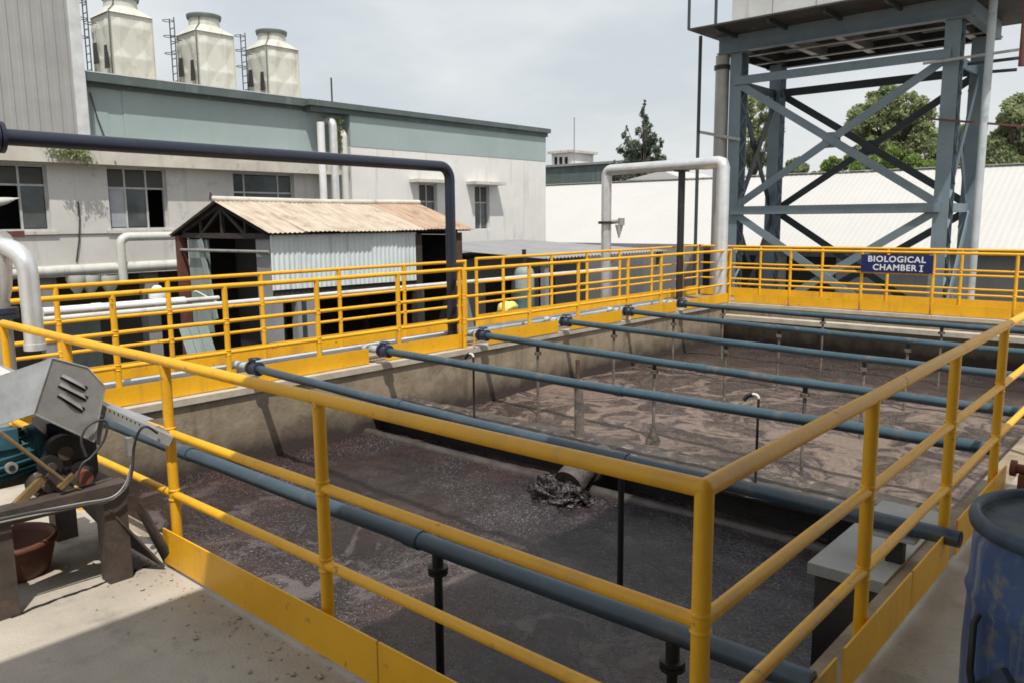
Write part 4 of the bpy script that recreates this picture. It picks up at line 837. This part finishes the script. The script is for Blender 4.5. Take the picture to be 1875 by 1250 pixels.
sf = MB(); sf.poly([(SX+.10, yb_+.02, ze-.09), (SX+.10, ye_-.02, ze-.09), (SXM, ye_-.02, zr2-.055), (SXM, yb_+.02, zr2-.055)], .004); sf.poly([(SXM, yb_+.02, zr2-.055), (SXM, ye_-.02, zr2-.055), (SXF-.2, ye_-.02, ze-.15), (SXF-.2, yb_+.02, ze-.15)], .004); sf.build('shade_lining', 'inside', sh)  # near-black sheets added below the roof as painted shade
# gable truss
for yv in (SY0, (SY0+SY2)/2, SY2-.4):
    tr = MB(); tr.beam((SXF, yv, ze-.12), (SX, yv, ze-.12), .08, .10); tr.beam((SXF, yv, ze-.08), (SXM, yv, zr2-.08), .08, .10); tr.beam((SXM, yv, zr2-.08), (SX, yv, ze-.08), .08, .10)
    tr.beam((SXM, yv, ze-.1), (SXM, yv, zr2-.1), .06, .07)
    for o in (-.85, .85): tr.beam((SXM, yv, zr2-.15), (SXM+o, yv, ze-.1), .05, .06); tr.beam((SXM+o, yv, ze-.1), (SXM+o, yv, ze+.15), .05, .05)
    tr.build('truss', 'timber', sh)
MB().cyl((SXF, SY0-.06, ze-.42), (SX, SY0-.06, ze-.40), .03, 8).build('tie_pipe', 'dullpipe', sh)
for x, y, m in ((SXF, SY0, 'redsteel'), (SX-.13, SY0+.1, 'greywall'), (SX-.05, SY1+.05, 'timber'), (SX-.05, SY2-.35, 'rustdark'), (SXF, SY2-.35, 'rustdark')):
    MB().box(x-.09, x+.09, y-.09, y+.09, GZ, ze-.13).build('post', m, sh)
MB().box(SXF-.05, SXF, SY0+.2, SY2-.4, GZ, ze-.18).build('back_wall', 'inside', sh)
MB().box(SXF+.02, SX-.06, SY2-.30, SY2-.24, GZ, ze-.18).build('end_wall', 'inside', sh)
MB().box(SXF+.25, SXF+1.05, SY0+.02, SY0+.06, -.5, ze-.20).build('gable_panel', 'tealsheet', sh)
MB().beam((SXF+.85, SY0-.03, ze-.2), (SXF+1.30, SY0-.03, -.2), .03, .16).build('leaning_board', 'tealsheet', sh)
MB().box(SX-.55, SX-.05, SY0+.0, SY0+.05, -.5, ze-.16).build('gable_panel', 'greywall', sh)
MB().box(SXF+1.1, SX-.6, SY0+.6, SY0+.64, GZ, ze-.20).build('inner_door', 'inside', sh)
zlo = .50
ns = 3; ypan = [SY0-.05, at(545, 470, x=SX).y, at(636, 470, x=SX).y, SY1]
for a, b in zip(ypan, ypan[1:]):
    corr((SX+.03, a, zlo-.03*(a-SY0)/4), (SX+.03, b-.012, zlo-.03*(b-SY0)/4), (SX+.03, a, ze-.06), (SX+.03, b-.012, ze-.10), (b-a)*9, .010, 'wall_sheet', 'palesheet', sh)
MB().box(SX-.05, SX, SY0, SY1, zlo-.12, zlo-.02).build('bottom_rail', 'timber', sh)
# ground-level bits under and before the shed
MB().box(SX-.22, SX-.02, at(548, 600, x=SX).y, at(588, 600, x=SX).y, GZ, .30).build('pier', 'greywall', sh)

# sheets leaning below, drums, yellow bag, yard wall, pipes behind the outer railing
ls = [('grey-green sheet leaning below the shed, left one', 352, 372), ('grey-green sheet leaning below the shed, middle one', 370, 388), ('grey-green sheet leaning below the shed, right one', 386, 404)]
for lab, u0, u1 in ls:
    a = at(u0, 590, x=-12.5); b = at(u1, 590, x=-12.5); o = tag(corr((-11.9, a.y, -1.9), (-11.9, b.y, -1.9), (-12.7, a.y-.15, .1), (-12.7, b.y-.15, .1), 3, .015, 'leaning_sheet', 'tealsheet', None), lab, 'sheet', 'sheets leaning below the shed')
pa, pb = at(78, 572, x=-10.6), at(338, 551, x=-10.6)
wp = thing('white_pipe', 'white plastic pipe behind the outer walkway railing', 'pipe', pa); MB().cyl(pa, pb, .055, 12).build('pipe', 'whitepipe', wp); MB().cyl(pb, pb+(pb-pa).normalized()*.5, .035, 10).build('spigot', 'pvc', wp)
for t in (.35, .8): c = pa.lerp(pb, t); d = (pb-pa).normalized()*.06; MB().cyl(c-d, c+d, .062, 12).build('coupling', 'whitepipe', wp)
pa, pb = at(78, 586, x=-9.9), at(1130, 492, x=-9.9)
gp2 = thing('grey_pipe', 'long slim grey pipe running low behind the outer walkway railing', 'pipe', pa); MB().path([pa, pa.lerp(pb, .5), pb], .035, 10).build('pipe', 'pvc', gp2)
for t in (.1, .3, .5, .7, .9): c = pa.lerp(pb, t); MB().beam(c+Vector((.0, 0, -.03)), (c.x, c.y, -1.2), .05, .05).build('stanchion', 'steeldark', gp2)
a = at(357, 533, x=-10.9); b = at(402, 557, x=-10.9); wr = thing('white_rod', 'thin white rod slanting behind the outer railing', 'rod', a); MB().cyl(a, b, .018, 8).build('shaft', 'whitepipe', wr)
q = at(290, 545, x=-11.2); sk = thing('green_white_sack', 'small green and white sack tied behind the walkway railing', 'sack', q)
lb = MB(); vs = []
for j in range(9):
    for i in range(12):
        t = i/12*6.283; ph = -1.57+j/8*3.14; d = Vector((math.cos(t)*math.cos(ph), math.sin(t)*math.cos(ph), math.sin(ph))); rr = 1+.3*noise.noise(d*2); vs.append(q+Vector((d.x*.09*rr, d.y*.13*rr, d.z*.17*rr)))
lb.add(vs, [(j*12+i, j*12+(i+1) % 12, (j+1)*12+(i+1) % 12, (j+1)*12+i) for j in range(8) for i in range(12)], True); lb.build('bag', 'palesheet', sk)
q = at(930, 560, x=-9.6); yb2 = thing('yellow_bag', 'pale yellow bag lying behind the walkway railing', 'bag', q); lb = MB(); vs = []
for j in range(11):
    for i in range(18):
        t = i/18*6.283; ph = -1.57+j/10*3.14; d = Vector((math.cos(t)*math.cos(ph), math.sin(t)*math.cos(ph), math.sin(ph))); rr = 1+.3*noise.noise(d*2+Vector((4, 0, 0))); vs.append(q+Vector((d.x*.16*rr, d.y*.22*rr, d.z*.13*rr-.06)))
lb.add(vs, [(j*18+i, j*18+(i+1) % 18, (j+1)*18+(i+1) % 18, (j+1)*18+i) for j in range(10) for i in range(18)], True); lb.build('bag', 'tarp', yb2)
q = at(960, 520, x=-12.5); dt = thing('chemical_dosing_tank', 'teal and grey dosing tank standing behind the walkway railing', 'tank', (q.x, q.y, GZ))
MB().lathe((q.x, q.y, 0), [(.0, GZ), (.24, GZ), (.24, q.z+.25), (.2, q.z+.36), (.08, q.z+.42), (0, q.z+.42)], 20).build('vessel', 'tealsheet', dt); MB().lathe((q.x, q.y, 0), [(.245, -.6), (.245, q.z-.1)], 20).build('band', 'shadeblue', dt)
MB().cyl((q.x, q.y, q.z+.40), (q.x, q.y, at(960, 457, x=-12.5).z), .05, 8).build('motor', 'black', dt)
yw = MB().box(-19.9, -12.0, 22.2, 22.5, GZ, .95).build('yard_wall', 'greywall'); tag(yw, 'grey yard wall beyond the left walkway', 'wall')
yr2 = thing('yard_lean_to', 'low lean-to with pale sheet roof between white building and white roof', 'lean-to', (-14, 19, GZ))
corr((-12.6, 15.5, .78), (-12.6, 21.5, .78), (-18.5, 15.5, 1.05), (-18.5, 21.5, 1.05), 40, .02, 'roof_sheet', 'greywall', yr2)
for y in (15.7, 18.5, 21.2): MB().box(-12.85, -12.7, y-.08, y+.08, GZ, .74).build('post', 'greywall', yr2)
MB().box(-18.6, -15.8, 15.6, 21.4, GZ, .7).build('store', 'inside', yr2)
wallx('store_front', 'greywall', -15.78, -15.7, 15.6, 21.4, GZ, .68, [(16.6, 17.8, GZ+.001, .1), (19.0, 19.8, -1.4, .2)], yr2)

# ================================================================== WHITE ROOFED SHED BEYOND
WY0 = 28.0; zE = .80
wr_ = thing('white_warehouse', 'long low warehouse with white corrugated roof behind the tower', 'warehouse', (-10, 30, GZ))
XA, XZ = at(985, 440, y=WY0).x-6, 10
zA = at(1300, 447, y=WY0).z
zTop = at(1300, 326, y=33).z
corr((XA, WY0, zA), (XZ, WY0, zA-.12), (XA, 33.0, zTop), (XZ, 33.0, zTop-.05), (XZ-XA)/.20, .0045, 'roof_sheet', 'whiteroof', wr_, .02, 4)
corr((XA, 38.0, zA), (XZ, 38.0, zA), (XA, 33.0, zTop-.02), (XZ, 33.0, zTop-.07), 30, .012, 'roof_sheet', 'whiteroof', wr_, .02, 4)
MB().beam(Vector((XA, 33.0, zTop+.03)), Vector((XZ, 33.0, zTop-.02)), .30, .018).build('ridge_cap', 'whiteroof', wr_)
MB().box(XA, XZ, WY0+.7, WY0+.9, GZ, zA+.2).build('wall', 'greywall', wr_)
for u0, u1 in ((1190, 1310), (1340, 1395), (1440, 1530)):
    xa, xb = at(u0, 500, y=WY0+.7).x, at(u1, 500, y=WY0+.7).x; MB().box(xa, xb, WY0+.66, WY0+.699, GZ, .35).build('opening', 'inside', wr_)
MB().box(XA, XZ, WY0+.02, WY0+.05, zA-.18, zA-.05).build('eave_shade_strip', 'rustdark', wr_)  # dark strip standing for the shaded gap under the eave
pk = [at(1146, 330, y=33.3), at(1213, 313, y=33.3), at(1252, 328, y=33.3)]
gb = MB(); gb.add([*pk, *[p+Vector((0, 4, 0)) for p in pk]], [(0, 2, 1), (3, 4, 5), (0, 1, 4, 3), (1, 2, 5, 4), (2, 0, 3, 5)]); gb.build('gablet', 'whiteroof', wr_)
q = at(1206, 345, y=31.5)

# small far building with parapet, mast
fb_ = thing('far_building', 'distant pale rooftop block with dark slit windows and grey-green parapet', 'building', (-45, 60, GZ))
def fq(u, v, y=60): return at(u, v, y=y)
a, b = fq(990, 308), fq(1150, 330); MB().box(a.x-2, b.x, 60, 62, GZ, a.z).build('parapet', 'cornice', fb_); MB().box(a.x-2, b.x+.2, 59.8, 62.2, a.z, a.z+.2).build('coping', 'greywall', fb_)
a, b = fq(1004, 282), fq(1040, 308); MB().box(a.x, b.x, 60.5, 64, b.z, a.z).build('stair_block', 'white', fb_); MB().box(a.x-.3, b.x+.3, 60.2, 64.3, a.z, a.z+.22).build('block_roof', 'slab', fb_)
for u in (1012, 1021, 1031):
    c = fq(u, 296); MB().box(c.x-.16, c.x+.16, 60.45, 60.499, c.z-.45, c.z+.42).build('window', 'inside', fb_)
c = fq(1049, 280); ms_ = thing('far_mast', 'faint thin mast on the distant rooftop', 'mast', (c.x, 60, c.z-1)); 
mm = MB(); mm.cyl((c.x, 60.2, fq(1049, 306).z), (c.x, 60.2, fq(1049, 215).z), .045, 6); mm.build('shaft', 'greywall', ms_)

# ================================================================== TREES
def tree(name, label, base, blobs, n, size, leaf, seed, trunk_r=.18, squash=.85, group='trees beyond the white roof'):
    t = thing(name, label, 'tree', base, group); r = random.Random(seed); base = Vector(base); top = max((Vector(b[0]) for b in blobs), key=lambda p: p.z)
    tk = MB(); tk.path([base, base.lerp(top, .5)+Vector((r.uniform(-.2, .2), 0, 0)), top], [trunk_r, trunk_r*.6, trunk_r*.15], 8)
    for c, rad in blobs:
        c = Vector(c); f = base.lerp(top, min(.9, max(.15, (c.z-base.z)/(top.z-base.z)*.75))); tk.path([f, f.lerp(c, .5)+Vector((0, 0, -.1*rad)), c], [trunk_r*.35, trunk_r*.22, trunk_r*.06], 6)
    tk.build('trunk', 'bark', t); leafcloud(blobs, n, size, squash, seed).build('crown', leaf, t); return t
def tb(lst, y, jitter=1.0, seed=0):
    r = random.Random(seed); o = []
    for u, v, rp in lst:
        p = at(u, v, y=y+r.uniform(-1, 1)*jitter); w_ = (p-Vector((0, 0, CAMZ))).dot(CF); o.append((p, rp*w_/FPX))
    return o
def clumps(u0, u1, v0, v1, n, rp, seed, y, shape=None):
    r = random.Random(seed); L = []
    while len(L) < n:
        u, v = r.uniform(-1, 1), r.uniform(-1, 1)
        if u*u+v*v > 1: continue
        L.append(((u0+u1)/2+u*(u1-u0)/2, (v0+v1)/2+v*(v1-v0)/2, rp*r.uniform(.35, 1.0)))
    return tb(L, y, 2, seed)
YT = 46
def gpos(u, y): p = at(u, 400, y=y); return (p.x, y, GZ)
# casuarina: pointed spires of drooping foliage
cas = []
for (u, vt, vb, wd) in ((1180, 186, 330, 20), (1147, 232, 330, 17), (1210, 255, 330, 15), (1164, 262, 330, 24), (1195, 262, 330, 22)):
    k = 0; v = vt
    while v < vb:
        t = (v-vt)/(vb-vt); rr = 2.0+wd*t**.8*.6; rr_ = random.Random(int(u+v)); cas.append((u+rr_.uniform(-1, 1)*wd*t*1.7, v, rr*rr_.uniform(.7, 1.2))); v += 5+rr*.25
tree('conifer_tree', 'dark pointed conifer beyond the warehouse, left of the silver arch', gpos(1178, YT), tb(cas, YT, .8, 1), 13000, .10, 'needle', 11, .10, 1.3)
tree('broadleaf_tree', 'tall olive broadleaf tree seen through the water tower bracing', gpos(1630, 48), clumps(1560, 1705, 160, 310, 90, 19, 2, 48), 20000, .115, 'leaf', 12, .28)
tree('broadleaf_tree', 'loose pale-green tree behind the left legs of the water tower', gpos(1398, 46), clumps(1352, 1422, 175, 300, 34, 16, 3, 46), 7000, .10, 'leaf', 13, .18)
tree('broadleaf_tree', 'leafy tree cut by the right edge of the view', gpos(1865, 44), clumps(1822, 1920, 180, 310, 46, 20, 4, 44), 13000, .11, 'leaf', 14, .25)
tree('broadleaf_tree', 'smaller tree between the right tower legs', gpos(1745, 50), clumps(1695, 1815, 235, 315, 34, 17, 5, 50), 8000, .11, 'leaf', 15, .2)
tree('broadleaf_tree', 'rounded bright green bushy tree just above the white roof', gpos(1655, 42), clumps(1595, 1712, 275, 330, 30, 15, 6, 42), 12000, .09, 'leaflight', 16, .18)
tree('broadleaf_tree', 'low green tree above the white roof, right of the left tower legs', gpos(1460, 44), clumps(1425, 1500, 296, 330, 18, 12, 7, 44), 6500, .09, 'leaf', 17, .15)
tree('broadleaf_tree', 'low bright tree above the white roof, centre of the tower', gpos(1535, 45), clumps(1495, 1575, 288, 330, 20, 13, 8, 45), 7000, .09, 'leaflight', 18, .15)
hr = thing('house', 'pale house front glimpsed between the trees', 'building', at(1700, 240, y=60)); a, b = at(1692, 235, y=60), at(1720, 300, y=60)
MB().box(a.x, b.x, 60, 63, GZ, a.z).build('wall', 'white', hr)
for i in range(3): MB().box(a.x+(b.x-a.x)*(.12+.3*i), a.x+(b.x-a.x)*(.25+.3*i), 59.95, 59.999, b.z, a.z-.2).build('window', 'greywall', hr)

# ================================================================== SKIMMER MACHINE ON ITS BENCH (left foreground)
bn = thing('machine_bench', 'grimy brown steel bench under the skimmer machine', 'bench', (-4.3, 1.25, 0))
BZ = .42
legs = [(-3.95, 1.50), (-3.95, 1.00), (-4.72, 1.53), (-4.72, .98)]
for x, y in legs: l = MB(); l.box(x-.05, x+.05, y-.055, y-.045, 0, BZ); l.box(x-.05, x-.04, y-.045, y+.055, 0, BZ); l.box(x+.04, x+.05, y-.045, y+.055, 0, BZ); l.build('leg', 'brownsteel', bn)
for (a, b) in (((-3.95, .93), (-3.95, 1.57)), ((-4.72, .92), (-4.72, 1.58))): MB().beam((*a, BZ+.035), (*b, BZ+.035), .10, .07).build('top_beam', 'brownsteel', bn)
for y in (1.0, 1.5): MB().beam((-4.66, y, BZ+.034), (-4.01, y, BZ+.034), .09, .066).build('cross_beam', 'brownsteel', bn)
MB().poly([at(247, 930, x=-3.88), at(300, 1030, z=.01), at(325, 1036, z=.006), at(256, 920, x=-3.84)], .012).build('slanting_plate', 'brownsteel', bn)
MB().poly([(-3.90, 1.46, .40), (-3.86, 1.70, .02), (-4.55, 1.70, .02), (-4.55, 1.46, .40)], .01).build('side_plate', 'brownsteel', bn)
mc = thing('skimmer_machine', 'belt skimmer machine with galvanised louvred hood and teal motor', 'machine', (-4.2, 1.25, BZ))
FA, FB, FC, FD, FE = [at(u, v, x=-3.95) for u, v in ((95, 655), (160, 672), (192, 707), (172, 808), (62, 757))]
LA, LE = at(-25, 696, x=-4.45), at(-25, 785, x=-4.35)
FB2, FC2 = FB+Vector((-.45, .0, -.02)), FC+Vector((-.45, 0, -.02)); FD2 = FD+Vector((-.45, 0, 0))
hd = MB(); hd.poly([FA, FE, FD, FC, FB], .004); hood_ = hd.build('hood', 'galv', mc)
hs = MB(); hs.poly([FA, LA, LE, FE], .004); hs.build('hood_slope', 'galv', hood_)
hs = MB(); hs.poly([FA+Vector((-.001, 0, .001)), FB+Vector((-.001, 0, .001)), FB2, LA+Vector((0, 0, .002))], .004); hs.poly([FB, FC, FC2, FB2], .004); hs.poly([FC+Vector((0, .001, 0)), FD+Vector((0, .001, 0)), FD2, FC2], .004); hs.build('hood_top', 'galv', hood_)
hs = MB(); hs.path([FA, FE], .005, 6); hs.path([FE, FD], .005, 6); hs.path([FA, FB, FC, FD], .005, 6); hs.build('hood_edge', 'galv', hood_)
for (ua, va, ub, vb) in ((112, 688, 158, 712), (108, 704, 159, 730), (107, 722, 153, 751)):
    p, q = at(ua, va, x=-3.947), at(ub, vb, x=-3.947); d = (q-p).normalized(); upv = Vector((0, -d.z, d.y))
    if upv.z < 0: upv = -upv
    sl = MB(); sl.poly([p+upv*.010, p-upv*.010, q-upv*.013, q+upv*.013], .002); sl.build('louvre_slot', 'inside', hood_)
    lp = MB(); n = 6
    top = [p.lerp(q, i/n)+upv*.014 for i in range(n+1)]; bot = [p.lerp(q, i/n)-upv*.001+Vector((.016*math.sin(math.pi*i/n), 0, 0)) for i in range(n+1)]
    lp.add(top+bot, [(i, i+n+1, i+n+2, i+1) for i in range(n)], True); lp.build('louvre_lip', 'galv', hood_)
# teal motor: ribbed barrel, end bell, foot, terminal box
ma, mb_ = at(-40, 850, x=-4.22), at(70, 815, x=-4.22); ax = (mb_-ma).normalized()
mo = MB(); mo.cyl(ma, mb_, .098, 22); mo_ = mo.build('motor', 'teal', mc)
fn = MB(); side = ax.cross(Vector((1, 0, 0))).normalized(); fwd = ax.cross(side).normalized()
for k in range(18):
    t = k/18*2*math.pi; rdir = side*math.cos(t)+fwd*math.sin(t); fn.beam(ma+ax*.03+rdir*.103, mb_-ax*.05+rdir*.103, .006, .022, up=rdir)
fn.build('cooling_fins', 'teal', mo_)
MB().path([mb_-ax*.03, mb_, mb_+ax*.03], [.112, .112, .06], 20).build('end_bell', 'teal', mo_)
MB().cyl(mb_, mb_+ax*.14, .018, 10).build('shaft', 'brownsteel', mo_)
nb = at(20, 855, x=-4.11); MB().path([nb-Vector((.02, 0, 0)), nb+Vector((.014, 0, 0))], .026, 14).build('eye_ring', 'galv', mo_); MB().path([nb, nb+Vector((.018, 0, 0))], .014, 10).build('eye_hole', 'inside', mo_)
bx_ = MB(); c = at(8, 805, x=-4.14); bx_.box(c.x-.05, c.x+.03, c.y-.07, c.y+.05, c.z-.04, c.z+.05); bx_.build('terminal_box', 'teal', mo_)
# gearbox, pulleys, bearing block, shafts beneath the hood
gx = at(120, 800, x=-4.25); gxm = MB(); gxm.box(gx.x-.14, gx.x+.06, gx.y-.10, gx.y+.12, gx.z-.16, gx.z+.10); gxm.build('gearbox', 'valve', mc)
for (u, v, x, r_) in ((112, 825, -4.08, .085), (150, 858, -4.06, .06), (88, 850, -4.05, .05)):
    c = at(u, v, x=x); MB().cyl(c, c+Vector((.045, 0, 0)), r_, 20).build('pulley', 'black', mc); MB().cyl(c+Vector((.03, 0, 0)), c+Vector((.06, 0, 0)), r_*.4, 12).build('hub', 'brownsteel', mc)  # pulleys coloured black to carry the shadow under the hood
pa_, pb_ = at(112, 825, x=-4.06), at(150, 858, x=-4.04); dv = (pb_-pa_).normalized(); nv_ = Vector((0, -dv.z, dv.y))
for sg_ in (1, -1): MB().beam(pa_+nv_*.083*sg_, pb_+nv_*.058*sg_, .02, .008, up=nv_).build('drive_belt', 'black', mc)
c = at(150, 870, x=-4.0); MB().cyl(c, c+Vector((.05, 0, 0)), .035, 14).build('red_knob', 'orange', mc)
a, b = at(0, 790, x=-3.98), at(125, 885, x=-3.93); MB().cyl(a, b, .009, 8).build('guard_rod', 'brass', mc)
a, b = at(108, 893, x=-3.93), at(135, 868, x=-3.93); MB().beam(a, b, .02, .022).build('latch_bar', 'brass', mc)
a, b = at(18, 935, x=-4.0), at(82, 872, x=-4.0); MB().beam(a, b, .03, .035).build('slotted_bar', 'brass', mc)
a, b = at(82, 873, x=-4.0), at(160, 920, x=-4.0); MB().beam(a, b, .02, .05).build('tie_bar', 'brownsteel', mc)
bb = at(82, 905, x=-4.1); blk = MB(); blk.box(bb.x-.07, bb.x+.05, bb.y-.06, bb.y+.07, BZ+.071, bb.z+.05); blk.path([(bb.x-.07, bb.y, bb.z+.05), (bb.x+.052, bb.y, bb.z+.05)], .062, 16); blk.build('bearing_block', 'brownsteel', mc)
for dy in (-.045, .045):
    for dz in (.1, .16): MB().cyl((bb.x+.048, bb.y+dy, BZ+dz), (bb.x+.060, bb.y+dy, BZ+dz), .010, 6).build('bolt', 'dullpipe', mc)
MB().path([(bb.x+.04, bb.y, bb.z+.05), (bb.x+.075, bb.y, bb.z+.05)], .024, 12).build('shaft_end', 'dullpipe', mc)
c = at(60, 905, x=-4.3); MB().box(c.x-.15, c.x+.05, c.y-.16, c.y+.22, BZ+.071, BZ+.13).build('bed_plate', 'brownsteel', mc)
# boom reaching over the railing: perforated channel with sheet cover
ba, bb_ = at(178, 742, x=-4.02), at(316, 806, x=-3.80)
bm = MB(); bm.beam(ba, bb_, .05, .05); bo = bm.build('boom', 'galv', mc)
dr = (bb_-ba)
for i in range(10): c = ba.lerp(bb_, .05+.055*i)+Vector((.0265, -.004, .008)); MB().box(c.x-.002, c.x+.002, c.y-.006, c.y+.006, c.z-.005, c.z+.005).build('slot', 'inside', bo)
MB().poly([at(186, 732, x=-4.06), at(187, 757, x=-3.99), at(245, 775, x=-3.90), at(282, 766, x=-3.92)], .004).build('boom_cover', 'galv', bo)
MB().poly([at(262, 790, x=-3.88), at(285, 804, x=-3.84), at(322, 796, x=-3.80), at(290, 778, x=-3.84)], .004).build('tip_plate', 'galv', bo)
MB().poly([at(180, 760, x=-4.02), at(176, 812, x=-4.02), at(182, 815, x=-3.99), at(190, 762, x=-3.99)], .004).build('hanger_plate', 'galv', bo)
MB().box(*(lambda p: (p.x-.015, p.x+.015, p.y-.015, p.y+.015, p.z-.09, p.z))(at(236, 800, x=-3.93))).build('hanger_bolt', 'galv', bo)
# cables
cb1 = thing('looped_cable', 'dark cable loop hanging from the machine hood', 'cable', at(160, 850, x=-3.93)); 
def spl(pts, n=8):
    o = []
    P = [pts[0]]+pts+[pts[-1]]
    for i in range(1, len(P)-2):
        for k in range(n):
            t = k/n; o.append(.5*((2*P[i])+(P[i+1]-P[i-1])*t+(2*P[i-1]-5*P[i]+4*P[i+1]-P[i+2])*t*t+(3*P[i]-P[i-1]-3*P[i+1]+P[i+2])*t**3))
    return o+[pts[-1]]
MB().path(spl([at(u, v, x=-3.92) for u, v in ((158, 835), (149, 805), (160, 780), (182, 769), (196, 775), (190, 805), (168, 835), (150, 850), (140, 880))]), .0065, 6).build('cable', 'cable', cb1)
cb2 = thing('hanging_cable', 'thick black cable hanging from the boom down to the bench', 'cable', at(240, 860, x=-3.9))
MB().path(spl([at(288, 792, x=-3.80), at(268, 780, x=-3.77), at(254, 790, x=-3.80)]+[at(u, v, x=-3.86) for u, v in ((245, 820), (243, 850), (236, 885), (212, 910), (190, 918), (120, 930), (60, 938), (-20, 955))]), .0065, 8).build('cable', 'cable', cb2)
cb3 = thing('bench_cable', 'pair of pale cables lying along the bench top', 'cable', at(60, 945, x=-3.89))
for o in (0, .016): MB().path(spl([at(u, v, x=-3.885)+Vector((0, 0, o)) for u, v in ((240, 856), (230, 890), (205, 915), (150, 926), (60, 943), (-30, 962))]), .0045, 6).build('cable', 'dullpipe', cb3)
# pale trough behind the hood
tr_ = thing('white_trough', 'pale galvanised trough reaching left from behind the hood', 'trough', at(20, 685, x=-4.9)); 
MB().poly([at(-30, 655, x=-4.9), at(-30, 690, x=-4.8), at(55, 697, x=-4.7), at(62, 690, x=-4.8)], .006).build('trough', 'galv', tr_)
# terracotta tub under the bench
tc_ = at(48, 1040, z=0); tub = thing('plastic_tub', 'reddish-brown plastic tub under the bench', 'tub', (-4.42, 1.16, 0))
MB().lathe((-4.42, 1.17, 0), [(0, .004), (.17, .004), (.18, .02), (.21, .14), (.21, .155), (.225, .155), (.225, .185), (.2, .185), (.195, .15), (.16, .03), (0, .03)], 26).build('tub', 'tub', tub)

# ================================================================== BLUE DRUM AND BITS (right foreground)
dcx, dcy, dr_, dh = -.198, 2.665, .30, .90
p = at(1772, 950, z=.88)
dm = thing('blue_drum', 'scuffed blue plastic drum with dusty lid in the right foreground', 'drum', (dcx, dcy, 0))
prof = [(0, .002), (.27, .002), (.285, .03), (.292, .14), (.300, .17), (.292, .20), (.297, .45), (.292, .62), (.300, .645), (.292, .67), (.288, .80), (.265, .855)]
MB().lathe((dcx, dcy, 0), prof, 48).build('body', 'drum', dm)
MB().lathe((dcx, dcy, 0), [(.282, .835), (.300, .842), (.304, .86), (.298, .882), (.285, .887), (.274, .880), (.270, .855)], 48).build('rim', 'drumrim', dm)
MB().lathe((dcx, dcy, 0), [(.271, .860), (.262, .852), (.20, .858), (.15, .852), (.0, .850)], 48).build('lid', 'drumtop', dm)
def onbody(ang, z, off=.012): return Vector((dcx+(.297+off)*math.cos(ang), dcy+(.297+off)*math.sin(ang), z))
hn = MB(); a0 = R_(238)
hn.path([onbody(a0-.25, .62), onbody(a0-.22, .60, .03), onbody(a0-.20, .46, .035), onbody(a0-.16, .36, .02)], .010, 8); hn.build('strap', 'black', dm)
hn = MB(); hn.beam(onbody(a0-.36, .34, .012), onbody(a0+.12, .50, .012), .016, .045); hn.build('clip', 'drumrim', dm)
q = at(1868, 858, x=-.80); fl_ = thing('rusty_flange', 'red-brown rusty flanged stub on the right deck edge', 'flange', q)
MB().path([q+Vector((-.05, 0, 0)), q+Vector((-.02, 0, 0))], .05, 16).build('flange', 'orange', fl_); MB().path([q+Vector((-.02, 0, 0)), q+Vector((.3, .02, 0))], .03, 14).build('stub', 'orange', fl_); MB().box(q.x, q.x+.2, q.y-.06, q.y+.06, -.001, q.z-.025).build('pad', 'orange', fl_)
yp = thing('yellow_plinth', 'bright yellow sheet-metal box at the right edge of the deck', 'box', (-.4, 6.6, 0)); 
b = MB(); b.box(-.78, .1, 6.35, 7.0, .0, .30); b.box(-.74, .06, 6.39, 6.96, .30, .335); b.build('box', 'yellow', yp)

# grit and crumbs of mortar swept against the toe plate
gr = MB(); rg = random.Random(21)
for _ in range(260):
    x = rg.uniform(-4.3, -1.2); y = YNR-.07-abs(rg.gauss(0, .16)); r = rg.uniform(.003, .009)*(1 if rg.random() < .9 else 2); c = Vector((x, y, r*.5))
    o = [c+Vector(d)*r*rg.uniform(.6, 1.2) for d in ((1, 0, 0), (0, 1, 0), (-1, 0, 0), (0, -1, 0), (0, 0, .8), (0, 0, -.5))]
    gr.add(o, [(0, 1, 4), (1, 2, 4), (2, 3, 4), (3, 0, 4), (1, 0, 5), (2, 1, 5), (3, 2, 5), (0, 3, 5)])
go = gr.build('grit', 'concrete'); tag(go, 'grit and mortar crumbs along the yellow toe plate', 'grit', kind='stuff')
